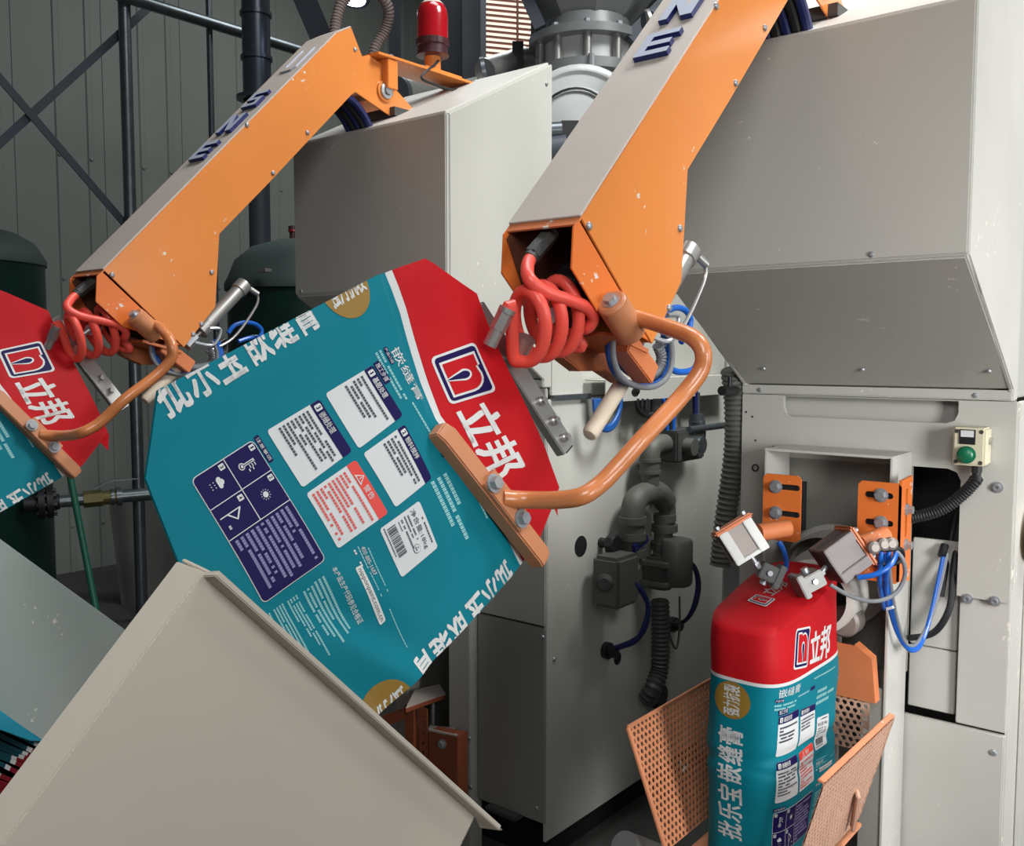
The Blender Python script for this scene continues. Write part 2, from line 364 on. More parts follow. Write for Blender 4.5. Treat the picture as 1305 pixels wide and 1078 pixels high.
# spout: ring housing, tube, elbow
tS = thing('filling_spout', 'round grey metal filling spout entering the top of the filled bag', 'spout', (-.76, 2.2, .80))
sc_ = PY(1048, 742, 2.16); sx = sc_.x; sz = sc_.z
b = MB(); b.lathe([(.112,0),(.126,.0),(.126,.022),(.114,.024),(.106,.10)], (sx, 2.26, sz), (0,-1,0), 40, False); b.obj('housing_ring', PAINTL, tS)
b = MB(); b.lathe([(.070,0),(.092,0),(.098,.012),(.092,.03),(.086,.10),(.072,.105),(.070,.0)], (sx+.012, 2.16, sz-.012), (.08,-1,0), 40, False); b.obj('spout_collar', PAINTL, tS)
b = MB(); b.lathe([(.050,0),(.050,.20),(.042,.20),(.040,.0)], (sx-.02, 2.16, sz), (-.1,-1,.0), 24); b.obj('spout_tube', DGREY, tS)
b = MB(); b.cyl((sx-.02,2.15,sz), (sx-.02,2.149,sz), .056, n=24); b.obj('tube_mouth', VOID, tS)
p = PY(1075, 792, 2.10); b = MB(); b.lathe([(.0001,-.002),(.032,0),(.036,.01),(.036,.05),(.030,.058),(.0001,.06)], p+V((0,.05,0)), (0,-1,0), 24); b.obj('dust_pot', ALUD, tS)
b = MB(); b.box(sx-.06, sx+.05, 2.14, 2.16, .35, sz-.08); b.obj('support_plate', ALUD, tS, bevel=.002)
# --- left machine
tL, l0, l1 = machine(-1.708, 'grey packing machine at the centre back, pipes and valves on its side', False)
XS = l1
def lp(name, x_, X_, y_, Y_, z_, Z_, m_=PAINT, bev=.003):
    b = MB(); b.box(x_, X_, y_, Y_, z_, Z_); return b.obj(name, m_, tL, bevel=bev)
lp('side_panel', XS-.012, XS, 2.276, 3.47, FZ+.12, 1.21)
lp('upper_side_panel', XS-.02, XS-.008, 2.31, 3.55, 1.213, 1.62)
lp('top_panel', l0, XS-.008, 2.31, 3.55, 1.62, 1.635)
lp('upper_front', l0, XS, 2.272, 2.284, .51, 1.244)
lp('lower_front', -1.985, XS-.001, 2.272, 2.284, FZ+.18, .504, DARKPAINT)
lp('front_post', -2.085, -1.99, 2.24, 2.30, FZ, 1.244, PAINT)
lp('front_post', l0, l0+.06, 2.24, 2.30, FZ, 1.244, PAINT)
lp('body_side', l0, l0+.012, 2.30, 3.47, FZ+.12, 1.24, DARKPAINT)
lp('body_back', l0, XS, 3.47, 3.48, FZ+.12, 1.62, DARKPAINT)
lp('recess_back', l0+.06, -2.09, 2.70, 2.71, FZ+.1, 1.2, DGREY)
lp('base', l0+.05, XS-.06, 2.36, 3.4, FZ, FZ+.12, VOID)
lp('foot_bracket', -1.93, -1.80, 2.24, 2.33, FZ+.17, FZ+.185, DGREY)
for px, py in ((598,941),(600,1003)):
    b = MB(); b.screw(PY(px,py,2.24), (0,-1,0), .009); b.obj('screw', STEEL, tL)
for px, py in ((692,812),(684,1030),(706,840)):
    b = MB(); b.screw(PX(px,py,XS) if px > 698 else PY(px,py,2.272), (1,0,0) if px > 698 else (0,-1,0), .007); b.obj('screw', STEEL, tL)
for px, py, ry in ((740,696,.034),(787,839,.022)):
    p = PX(px,py,XS); b = MB(); b.cyl(p, p+V((.0012,0,0)), ry, n=22); b.obj('cable_hole', VOID, tL)
b = MB(); b.box(XS-.01, XS+.012, 2.30, 2.50, 1.205, 1.222); b.obj('side_rail', GALV, tL, bevel=.001)
# channel shelf on the side
plate(b:=MB(), [(2.48,1.195),(3.40,1.195),(3.40,1.262),(2.48,1.262)], [[(2.66+.028*math.cos(a),1.222+.016*math.sin(a)) for a in [k*math.pi/6 for k in range(12)]], [(3.06+.028*math.cos(a),1.232+.016*math.sin(a)) for a in [k*math.pi/6 for k in range(12)]]], (XS+.075,0,0), (0,1,0), (0,0,1), .003)
b.box(XS, XS+.078, 2.48, 3.40, 1.262, 1.266); b.obj('hose_shelf', PAINT, tL)
# ------------------------------------------------------------------ pipe and valve group on the left machine's side
tP = thing('valve_pipework', 'dark pipework with two valves mounted on the grey machine side panel', 'pipes', (XS, 2.95, .45))
XC = XS+.075
def cx(px, py, X=XC): return PX(px, py, X)
def tb(name, pts, r, m_, rib=None, sm=6, n=14, par=None): b = MB(); b.tube(pts, r, n, sm, rib=rib); return b.obj(name, m_, par or tP)
b = MB(); p = cx(865,566); b.obox(p, (.10,0,0), (0,.20,0), (0,0,.11)); b.obj('manifold', DGREY, tP, bevel=.006)
b = MB(); b.cyl(p+V((.05,-.02,.055)), p+V((.05,.25,.055)), .012); b.cyl(p+V((.03,.02,.0)), p+V((.085,.02,0)), .03); b.obj('manifold_cap', GALV, tP)
tb('elbow_pipe', [cx(858,568), cx(880,566), cx(889,556), cx(888,535)], .030, GALV)
b = MB(); b.cyl(cx(888,537), cx(888,527), .026); b.cyl(cx(888,530), cx(888,500), .012); b.obj('hose_fitting', GALV, tP)
b = MB(); b.cyl(cx(858,568)+V((.05,0,0)), cx(858,568)+V((.085,0,0)), .030); b.obj('pipe_plug', PIPEG, tP)
tb('upper_elbow', [cx(850,565), cx(836,567), cx(829,576), cx(828,600)], .034, PIPEG)
tb('riser_pipe', [cx(828,596), cx(828,622)], .032, PIPEG, sm=0)
for py in (584, 599, 622): b = MB(); b.cyl(cx(828,py), cx(828,py+4), .038); b.obj('pipe_collar', PIPEG, tP)
tb('branch_elbow', [cx(848,640), cx(838,628), cx(820,630), cx(809,640), cx(806,660), cx(806,690)], .040, PIPEG)
tb('branch_elbow', [cx(828,625), cx(842,628), cx(850,645), cx(850,665)], .030, PIPEG)
for x_, py, r in ((806,658,.047),(806,678,.046),(806,700,.044),(847,655,.040),(847,668,.046),(846,690,.048),(845,708,.044)):
    b = MB(); b.cyl(cx(x_,py), cx(x_,py+9), r, n=8 if py in (690,) else 18); b.obj('pipe_union', PIPEG if py != 690 else DGREY, tP)
tb('down_pipe', [cx(806,690), cx(805,715)], .036, PIPEG, sm=0)
tb('down_pipe', [cx(846,660), cx(843,750)], .034, PIPEG, sm=0)
b = MB(); b.bar(cx(797,698)+V((.03,0,0)), cx(815,684)+V((.03,0,0)), .012, .028); b.obj('lever_handle', BLUED, tP, bevel=.003)
b = MB(); b.obox(cx(785,738,XC+.01), (.10,0,0), (0,.135,0), (0,0,.165)); h1 = b.obj('actuator_housing', BOXG, tP, bevel=.012)
b = MB(); p = cx(785,738,XC+.01)+V((.05,-.02,.0)); b.lathe([(.028,0),(.028,.012),(.020,.016),(.020,.03),(.0001,.03)], cx(771,742,XC+.03), (.5,-1,0), 16); b.obj('actuator_knob', DGREY, tP)
b = MB(); b.lathe([(.050,-.08),(.056,-.07),(.056,.07),(.05,.08),(.03,.085)], cx(862,716,XC+.05), (0,0,1), 20); b.obj('solenoid_can', BOXG, tP)
b = MB(); b.obox(cx(843,728), (.09,0,0), (0,.10,0), (0,0,.11)); b.obj('valve_body', DGREY, tP, bevel=.008)
for dz in (-.035, .035): b = MB(); b.obox(cx(843,728)+V((0,0,dz)), (.11,0,0), (0,.125,0), (0,0,.018)); b.obj('valve_flange', PIPEG, tP, bevel=.003)
tb('corrugated_hose', [cx(841,765), cx(842,800), cx(842,830), cx(840,855), cx(832,878), cx(824,892,XS+.05)], .034, DGREY, rib=.016)
b = MB(); b.lathe([(.02,0),(.046,0),(.050,.02),(.040,.04)], cx(832,884,XS), (1,0,0), 20); b.obj('hose_port', BLACK, tP)
for k in range(2):
    tb('cable', [cx(804,741,XC+.05), cx(818,752+k*3,XC+.06), cx(826,774,XC+.07), cx(822-k*2,800,XC+.06), cx(808,816+k*2,XC+.03), cx(777,828,XS+.02)], .0085, BLUED)
    tb('cable', [cx(874,716+k*4,XC+.06), cx(885,722+k*3,XC+.07), cx(891-k*2,745,XC+.07), cx(886-k*2,772,XC+.06), cx(874,790,XC+.03), cx(858,796,XS+.02)], .0075, BLUED if k else BLACK)
for px, py in ((771,828),(855,795)):
    b = MB(); p = cx(px,py,XS); b.cyl(p, p+V((.02,0,0)), .028, n=12); b.cyl(p+V((.02,0,0)), p+V((.045,0,0)), .020, n=10); b.obj('cable_gland', BLACK, tP)
b = MB(); p = cx(765,691,XS); b.cyl(p, p+V((.035,0,0)), .016); b.lathe([(.032,.035),(.036,.04),(.036,.06),(.03,.065)], p, (1,0,0), 8); b.obj('gauge_knob', BLACK, tP)
tb('sensor_cable', [cx(866,760), cx(866,800), cx(862,826), cx(855,815), cx(852,800)], .004, PIPEG)
# blue air hoses and wiring under the shelf
tH = thing('air_hose_bundle', 'coiled blue and black air hoses hung under the shelf on the machine side', 'hoses', (XS+.05, 2.8, 1.15))
for k in range(3):
    tb('blue_hose', [cx(757+k*3,508), cx(760+k*3,535), cx(770+k*2,548-k*2), cx(783,542-k*3), cx(790,520), cx(791,506)], .0075, mat('blue_hose_dusty', (30, 82, 150), .4), par=tH)
    tb('black_cable', [cx(812+k*6,508), cx(813+k*5,522+k*3), cx(824+k*3,530), cx(836-k*2,522), cx(838-k*3,508)], .008, BLACK, par=tH)
    tb('blue_hose', [cx(845+k*5,508), cx(848+k*5,525), cx(850+k*4,548)], .008, BLUE if k != 1 else BLACK, par=tH)
tb('blue_hose', [cx(884,470,XS+.09), cx(886,495), cx(886,530)], .010, BLUED, par=tH)
# ribbed hose hanging in the gap between the two machines
b = MB(); b.tube([PX(932,470,-1.095), PX(936,505,-1.095), PX(937,560,-1.095), PX(932,610,-1.10), PX(924,665,-1.11), PX(918,720,-1.12)], .030, 12, 6, rib=.014)
tag(b.obj('ribbed_hose', PIPEG), 'grey ribbed hose hanging in the gap between the two packing machines', 'hose')
b = MB(); b.cyl(PX(938,498,-1.068), PX(920,498,-1.068), .012); b.cyl(PX(930,498,-1.068), PX(930,480,-1.068), .006); 
tag(b.obj('hose_clip', BLACK), 'small black clip holding the ribbed hose at its top', 'clip')
# ------------------------------------------------------------------ control box
tC = thing('control_box', 'cream push button box with one green button, on the right machine', 'control box', PY(1235, 570, YF))
p0 = PY(1213, 592, 2.20); q0 = PY(1256, 546, 2.20)
b = MB(); b.box(p0.x, q0.x, 2.200, YF, p0.z, q0.z); hsg = b.obj('housing', CREAM, tC, bevel=.004)
for fx in (.12, .88):
    for fz in (.09, .9):
        b = MB(); q = V((p0.x+(q0.x-p0.x)*fx, 2.200, p0.z+(q0.z-p0.z)*fz)); b.lathe([(.0045,0),(.0045,.001),(.002,.001),(.002,.0002),(.0001,.0002)], q, (0,-1,0), 12); b.obj('screw', DGREY, hsg)
cxm = p0.x+(q0.x-p0.x)*.46
b = MB(); b.box(cxm-.016, cxm+.016, 2.197, 2.201, q0.z-.036, q0.z-.004); lgf = b.obj('legend_frame', BLACK, tC)
b = MB(); b.box(cxm-.013, cxm+.013, 2.1962, 2.1975, q0.z-.020, q0.z-.006); b.obj('legend_plate', WHITE, lgf)
b = MB(); b.lathe([(.019,0),(.019,.006),(.016,.006),(.016,.016),(.012,.019),(.0001,.02)], (cxm, 2.198, p0.z+.024), (0,-1,0), 24); plabel(b.obj('push_button', GREENB, tC), 'round green push button')
b = MB(); b.cyl((q0.x+.0005,2.24,q0.z-.03), (q0.x+.006,2.24,q0.z-.03), .008, n=12); b.obj('side_plug', ALU, tC)
b = MB(); b.cyl((cxm+.012,2.238,p0.z), (cxm+.012,2.238,p0.z-.018), .011, n=10); b.cyl((cxm+.012,2.238,p0.z-.018), (cxm+.012,2.238,p0.z-.034), .009); b.obj('cable_gland', BLACK, tC)
b = MB(); b.tube([(cxm+.012,2.238,p0.z-.03), PY(1241,615,2.23), PY(1222,634,2.22), PY(1195,651,2.21), PY(1160,660,2.20)], .0145, 12, 8, rib=.006); b.obj('conduit', BLACK, tC)
# loose hoses and cables by the opening
t = thing('cable_loop', 'black cables and blue air tube looping beside the dark machine opening', 'cables', PY(1180, 800, 2.2))
YH = 2.245
for k, (m_, r) in enumerate(((BLUE,.0052),(BLUE,.0048),(GREYH,.004))):
    d = k*4
    b = MB(); b.tube([PY(1124+d,705,2.04), PY(1130+d*.8,752,2.06), PY(1138+d*.7,790,2.10), PY(1150+d*.4,818,2.13), PY(1163,829-k*3,2.16), PY(1175-d*.3,818-k*2,2.2), PY(1187+d*.3,780,2.23), PY(1197+d*.5,735,2.26), PY(1203+d*.5,705,2.28)], r, 10, 6); b.obj('air_tube', m_, t)
b = MB(); b.tube([PY(1222,670,2.33), PY(1215,730,2.28), PY(1210,775,2.25), PY(1190,806,2.24), PY(1158,813,2.25)], .0075, 10, 6); b.obj('cable', BLACK, t)
b = MB(); b.tube([PY(1219,650,2.36), PY(1207,715,2.30), PY(1200,760,2.26)], .006, 10, 6); b.obj('cable', BLACK, t)
b = MB(); b.cyl(PY(1200,708,2.27), PY(1204,695,2.29), .009); b.obj('tube_connector', BLACK, t)
b = MB(); b.bar(PY(1131,775,2.075), PY(1139,773,2.075), .018, .006); b.obj('cable_tie', WHITE, t)
# ------------------------------------------------------------------ bag placing arm (right one built, left one copied)
AX1, AX0 = -.739, -.863
DA = -1.276
tA = thing('bag_placing_arm', 'orange placing arm at the centre right, the nearer of the two arms', 'machine arm', (-.80, 1.95, 2.0), 'bag placing arms')
top = [(1.060,1.533),(1.735,2.213),(1.787,2.242),(1.827,2.173)]
sideR = top+[(1.851,2.183),(1.905,2.168),(1.935,2.122),(2.042,2.060),(1.961,2.022),(1.800,2.070),(1.785,2.060),(1.498,1.776),(1.356,1.640),(1.340,1.463),(1.252,1.364)]
th_ = .004
def arm_obj(name, b, m_, bev=0.): return b.obj(name, m_, tA, bevel=bev)
b = MB(); b.prismX(sideR, AX1-th_, AX1); arm_obj('side_plate', b, ORANGE, .0008)
b = MB(); b.prismX(sideR, AX0, AX0+th_); arm_obj('side_plate', b, ORANGE, .0008)
b = MB()
for (ya, za), (yb, zb_) in ((top[0], top[1]), (top[1], top[2])):
    n_ = V((0, -(zb_-za), yb-ya)).normalized()*.0035
    b.prism([(AX0-.0005,ya,za),(AX1+.0005,ya,za),(AX1+.0005,yb,zb_),(AX0-.0005,yb,zb_)], n_)
plabel(arm_obj('top_plate', b, DUSTY, .0008), 'dust covered top plate')
b = MB(); b.prism([(AX0+th_,1.787,2.24),(AX1-th_,1.787,2.24),(AX1-th_,1.827,2.173),(AX0+th_,1.827,2.173)], (0,-.004,-.003)); arm_obj('end_plate', b, ORANGE)
b = MB()
for (ya, za), (yb, zb_) in (((1.780,2.057),(1.502,1.782)),((1.498,1.776),(1.358,1.642)),((1.356,1.640),(1.342,1.465)),((1.340,1.463),(1.254,1.366))):
    n_ = V((0, (zb_-za), -(yb-ya))).normalized()*.004
    if n_.z < 0 and ya > 1.36: n_ = -n_
    b.prism([(AX0+th_,ya,za),(AX1-th_,ya,za),(AX1-th_,yb,zb_),(AX0+th_,yb,zb_)], n_)
arm_obj('bottom_plate', b, ORANGE)
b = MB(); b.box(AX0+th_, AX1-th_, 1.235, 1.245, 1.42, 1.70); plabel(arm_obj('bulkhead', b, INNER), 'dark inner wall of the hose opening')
# open front cover
fr = [(1.056,1.529),(1.044,1.518),(1.040,1.463),(1.101,1.409),(1.243,1.368)]
frL = [(1.056,1.526),(1.040,1.517),(1.040,1.463),(1.062,1.444),(1.170,1.352),(1.200,1.322),(1.262,1.322),(1.320,1.300),(1.243,1.368)]
b = MB(); b.prismX(fr, AX1-.003, AX1); arm_obj('front_flange', b, ORANGES, .0006)
b = MB(); b.prismX([fr[0],fr[1],fr[2],fr[3],(1.190,1.384),(1.243,1.368)], AX0, AX0+.003); arm_obj('front_flange', b, ORANGES, .0006)
b = MB(); b.prism([(AX0,1.050,1.523),(AX1,1.050,1.523),(AX1,1.235,1.708),(AX0,1.235,1.708)], (0,.002,-.002)); arm_obj('front_roof', b, ORANGED)
b = MB(); b.prismX([(1.125,1.395),(1.150,1.345),(1.200,1.322),(1.262,1.322),(1.320,1.300),(1.300,1.345),(1.243,1.366)], AX0+.004, AX0+.030); arm_obj('lower_bracket', b, ORANGED, .002)
b = MB(); b.prism([(AX0+.004,1.150,1.375),(AX1-.006,1.150,1.375),(AX1-.006,1.250,1.350),(AX0+.004,1.250,1.350)], (0,.002,.006)); arm_obj('floor_plate', b, ORANGED)
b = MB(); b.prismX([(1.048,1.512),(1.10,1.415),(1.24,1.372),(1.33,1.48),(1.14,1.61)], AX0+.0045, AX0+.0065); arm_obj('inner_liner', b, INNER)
# screws on the visible side
for px, py in ((750,288),(866,291),(937,106),(912,8)):
    b = MB(); b.screw(PX(px,py,AX1), (1,0,0), .0062); arm_obj('screw', b, STEEL)
for (y_, z_) in ((1.300,1.420),(1.277,1.395),(1.80,2.185),(1.63,1.93)):
    b = MB(); b.screw((AX1,y_,z_), (1,0,0), .0062); arm_obj('screw', b, STEEL)
b = MB(); b.lathe([(.022,0),(.022,.012),(.014,.014),(.012,.010),(.008,.016),(.0001,.017)], (AX1, 1.910, 2.096), (1,0,0), 20); arm_obj('pivot_pin', b, STEEL)
b = MB(); b.lathe([(.030,0),(.030,.006)], (AX1, 1.910, 2.096), (1,0,0), 24); arm_obj('pivot_boss', b, ORANGE)
# raised letters up the arm
AT = V((0,.704,.71)); AN = V((0,-.71,.704)); A0 = V((0,1.06,1.533))+AN*.0035
def txt(s, bold=0., res=3, w_=None):
    c = bpy.data.curves.new('t', 'FONT'); c.body = s; c.resolution_u = res; c.offset = bold
    o = bpy.data.objects.new('t', c); COL.objects.link(o)
    me = bpy.data.meshes.new_from_object(o.evaluated_get(bpy.context.evaluated_depsgraph_get()))
    vs = [(v.co.x, v.co.y) for v in me.vertices]; fs = [tuple(p.vertices) for p in me.polygons]
    bpy.data.objects.remove(o); bpy.data.curves.remove(c); bpy.data.meshes.remove(me)
    xs = [p[0] for p in vs]; ys = [p[1] for p in vs]; a, b_, c_, d = min(xs), max(xs), min(ys), max(ys)
    return [((x-a)/max(1e-6, b_-a), (y-c_)/max(1e-6, d-c_)) for x, y in vs], fs
S1 = [(.0,.12),(.0,0),(1,0),(1,.58),(.28,.58),(.28,.82),(1,.82),(1,1),(0,1),(0,.42),(.72,.42),(.72,.18),(.0,.18)]
SH = dict(E=[(0,0),(1,0),(1,.2),(.26,.2),(.26,.4),(.9,.4),(.9,.6),(.26,.6),(.26,.8),(1,.8),(1,1),(0,1)],
          N=[(0,0),(.27,0),(.27,.62),(.66,0),(1,0),(1,1),(.73,1),(.73,.4),(.34,1),(0,1)], S=S1,
          U=[(0,.12),(.16,0),(.84,0),(1,.12),(1,1),(.8,1),(.8,.22),(.7,.17),(.3,.17),(.2,.22),(.2,1),(0,1)])
for ch, t0, hh, th2 in (('E',.397,.070,.009),('N',.508,.074,.009),('S',.617,.066,.009),('U',.785,.104,.004)):
    vs, fs = fill2d(SH[ch]); b = MB()
    X_ = lambda x, y, h: V((-.828+.062*x, 0, 0))+A0+AT*(t0+hh*y)+AN*h
    b.add([X_(x,y,th2) for x, y in vs], fs); b.cur = 1
    n = len(SH[ch]); Q = SH[ch]
    b.add([X_(x,y,0) for x, y in Q]+[X_(x,y,th2) for x, y in Q], [(i,(i+1)%n,n+(i+1)%n,n+i) for i in range(n)])
    b.obj('raised_letter', [LETTERT if ch != 'U' else DUSTY, LETTER if ch != 'U' else LETTERT], tA, smooth=False)
# hoses at the hinge
for k in range(5):
    x_ = -.838+k*.021
    b = MB(); b.tube([(x_,1.72,2.06+.02*(k%2)),(x_,1.80,2.05),(x_,1.865,1.99),(x_,1.90,1.90)], .011, 10, 6); arm_obj('blue_hose', b, BLUED if k % 2 == 0 else BLACK)
b = MB(); b.cyl((AX0+.01,1.865,1.97),(AX1-.01,1.865,1.97), .010); arm_obj('hose_roller', b, STEEL); b = MB(); b.cyl((AX0-.02,1.91,2.096),(AX1+.02,1.91,2.096), .012); arm_obj('hinge_shaft', b, STEEL)
b = MB(); b.box(AX0-.02, AX1+.02, 1.93, 2.03, 2.03, 2.055); arm_obj('hinge_base', b, DGREY)
def attach(names, par):
    for o in list(tA.children):
        if o.name.split('.')[0] in names: o.parent = par
side_r = [o for o in tA.children if o.name.startswith('side_plate')][0]
attach(('screw', 'pivot_boss', 'pivot_pin'), side_r); attach(('raised_letter',), [o for o in tA.children if o.name.startswith('top_plate')][0])
# --- fittings at the hand end
def pd(x, y, X): return PX(x, y, X)
b = MB(); p1 = pd(678,326,-.800); p2 = p1+V((0,.045,.035)); b.cyl(p1, p2, .0125, n=6); b.cyl(p1+(p1-p2)*.12, p1, .0105); arm_obj('hose_fitting', b, DGREY)
b = MB(); b.lathe([(.036,0),(.038,.004),(.038,.02),(.034,.024),(.038,.028),(.038,.045),(.034,.05),(.038,.054),(.038,.07),(.02,.074)], pd(712,392,-.802), (0,.7,.5), 24); arm_obj('swivel_bellows', b, BLACK)
b = MB(); b.cyl(pd(706,396,-.79), pd(700,402,-.78), .012); b.cyl(pd(700,402,-.78), pd(690,410,-.785), .006); arm_obj('swivel_fitting', b, STEEL)
R_ = .0092
HX = -.775
hp = [p1+V((0,-.004,-.004)), pd(672,340,-.79), pd(675,356,-.775), pd(695,372,-.765), pd(725,382,-.755), pd(748,392,-.752), pd(756,405,-.755), pd(748,418,-.77), pd(730,420,-.80)]
# coil: loops strung from the arm towards the bag end
loops = [((716,398),(33,44),-.785,.035),((690,405),(28,46),-.790,.035),((672,414),(26,46),-.795,.033)]
coil = []
NL = 3.15; K = 48
for i in range(K+1):
    f = i/K; a = 2*math.pi*NL*f + math.radians(60)
    cx_, cy_ = 728-64*f, 398+20*f; rx_, ry_ = 27-3*f, 43
    coil.append(PX(cx_+rx_*math.cos(a), cy_+ry_*math.sin(a)+.35*rx_*math.cos(a), -.797+.034*math.cos(a+.5)))
end = [pd(652,392,-.80), pd(645,398,-.805)]
b = MB(); b.tube(hp+coil+end, R_, 12, 5); arm_obj('red_hose', b, REDH)
e0 = pd(645,398,-.805); e1_ = pd(634,420,-.815); dd = (e1_-e0).normalized()
b = MB(); b.cyl(e0-dd*.004, e0+dd*.026, .0115, n=6); b.cyl(e0+dd*.026, e0+dd*.05, .0095); b.cyl(e0-dd*.006, e0+dd*.001, .012); arm_obj('hose_fitting', b, ALU)
b = MB(); b.cyl(pd(672,430,-.81), pd(655,462,-.835), .0125); arm_obj('gripper_tube', b, ALU)
# gripper bar behind the bag
g0, g1 = pd(604,392,-.880), pd(721,573,-.806)
gd = (g1-g0).normalized(); gn = V((.97,-.034,.242)); gs = gd.cross(gn).normalized()
b = MB(); b.obox((g0+g1)/2, g1-g0, gn*.016, gs*.034); grb = arm_obj('gripper_bar', b, ALU, .0015)
b = MB(); b.obox(g1+gd*.0005, gd*.001, gn*.016, gs*.020); b.obj('bar_end', VOID, grb)
for f in (.66, .80, .92):
    b = MB(); q = g0.lerp(g1, f)+gn*.008; b.lathe([(.007,0),(.007,.006),(.005,.008),(.005,.012)], q, gn, 14); b.obj('suction_foot', ALU, grb)
# swinging clamp handle
b = MB(); ax_ = (pd(812,438,-.722)-pd(780,386,-.722)).normalized()
b.cyl(pd(780,386,-.722), pd(780,386,-.722)+ax_*.066, .0225, n=28); b.lathe([(.019,-.004),(.0225,0)], pd(780,386,-.722), ax_, 28); arm_obj('pivot_sleeve', b, ORANGET, .001)
b = MB(); b.bolt(pd(780,386,-.722)-ax_*.003, -ax_, .009); arm_obj('bolt', b, STEEL)
b = MB(); b.bar(pd(792,435,-.765), pd(824,478,-.765), .034, .034, up=(1,0,0)); arm_obj('square_tube', b, ORANGED, .002)
HXp = -.712
rod = [pd(x, y, X) for x, y, X in ((798,402,-.722),(826,409,-.688),(862,421,-.630),(884,431,-.598),(896,449,-.583),(892,474,-.586),(866,508,-.601),(820,558,-.618),(785,597,-.638),(765,617,-.648),(742,632,-.659),(712,637,-.690),(672,637,-.732),(640,635,-.752))]
b = MB(); b.tube(rod, .0115, 16, 6); arm_obj('handle_rod', b, mat('handle_orange', (212,130,78), .32, var=.12, scale=9, coat=.4))
# clamp bar lies on the bag
P0 = PX(600, 600, -.79); NB = V((.97,-.034,.242)).normalized()
def onbag(x, y, off=0.): return PN(x, y, P0+NB*off, NB)
c0, c1 = onbag(558,546,.016), onbag(692,716,.016); cdv = (c1-c0).normalized(); cs = cdv.cross(NB).normalized()
b = MB(); L_ = (c1-c0).length; secs = ((0,.86,.75),(.06,1,1),(.42,1,1.0),(.5,1.0,1.0),(.95,1,1),(1,.82,.8)); vs = []; fs = []
for f, sw, sh in secs:
    q = c0+cdv*L_*f
    vs += [q+cs*i*.0135*sw+NB*j for i, j in ((-1,-.012),(1,-.012),(1,-.012+.024*sh),(-1,-.012+.024*sh))]
for k in range(len(secs)-1):
    for i in range(4): fs.append((k*4+i, k*4+(i+1)%4, k*4+4+(i+1)%4, k*4+4+i))
fs += [(0,1,2,3),(len(vs)-4,len(vs)-3,len(vs)-2,len(vs)-1)]
b.add(vs, fs); arm_obj('clamp_bar', b, ORANGET, .002)
m0, m1 = onbag(622,608,.030), onbag(668,668,.030)
b = MB(); b.bar(m0, m1, .030, .008, up=NB); clp = arm_obj('clamp_plate', b, ORANGET, .0015)
for px, py in ((629,616),(664,661)):
    b = MB(); q = onbag(px,py,.034); b.bolt(q, NB, .0085, .010); b.obj('bolt', STEEL, clp)
# plastic guide rod
b = MB(); q0 = pd(793,488,-.80); q1 = pd(751,555,-.80); dd = (q1-q0).normalized(); b.lathe([(.012,0),(.0128,.002),(.0128,(q1-q0).length-.005),(.010,(q1-q0).length),(.0001,(q1-q0).length+.0005)], q0, dd, 22); plabel(arm_obj('guide_rod', b, PLASTIC), 'off white plastic guide rod')
# air cylinder under the arm
a0, a1 = V((-.792,1.455,1.520)), V((-.792,1.300,1.375)); dd = (a1-a0).normalized()
b = MB(); b.lathe([(.010,-.012),(.0205,-.010),(.0205,.016),(.0175,.018),(.0175,.150),(.0205,.152),(.0205,.172),(.008,.174),(.007,.215)], a0, dd, 24); arm_obj('air_cylinder', b, ALU)
b = MB(); b.tube([a0+dd*.16+V((.03,0,0)), a0+dd*.15+V((.035,.02,-.01)), a0+dd*.19+V((.03,.03,-.02)), a0+dd*.21+V((.02,.0,0))], .004, 8, 5); b.cyl(a0+dd*.19, a0+dd*.225, .014, n=6); arm_obj('cylinder_fittings', b, STEEL)
b = MB(); b.cyl(a0+V((.012,.015,-.005)), a0+V((.018,.035,-.018)), .007); b.tube([a0+V((.018,.033,-.016)), a0+V((.015,.03,-.05)), a0+dd*.12+V((.01,.05,-.05)), a0+dd*.2+V((.01,.03,-.03))], .0035, 8, 6); arm_obj('air_elbow', b, ALU)
# hanging hose loops by the handle
def loop(name, px, r, m_, X, rib=None, off=0): b = MB(); b.tube([PX(x+off, y+off*.4, X) for x, y in px], r, 10, 6, rib=rib); arm_obj(name, b, m_)
for k, m_ in enumerate((BLUE, BLUE, GREYH)):
    loop('hose_loop', [(778,430),(779,455),(788,478),(806,490),(828,492),(845,482),(853,463),(853,440),(848,425)], .0052 if k < 2 else .0045, m_, -.79+.013*k, off=-3+k*3)
loop('conduit_loop', [(790,455),(800,470),(820,478),(838,472),(843,455),(838,440)], .0095, GREYH, -.785, rib=.006)
loop('hose_loop', [(843,412),(850,398),(862,392),(874,396),(880,408),(876,424),(868,436)], .0056, BLUE, -.83)
loop('hose_loop', [(846,428),(866,420),(888,432),(892,450),(884,470),(866,474),(855,470)], .0060, BLUE, -.85)
loop('hose_loop', [(838,438),(845,430),(852,424),(850,444)], .0045, BLACK, -.80)
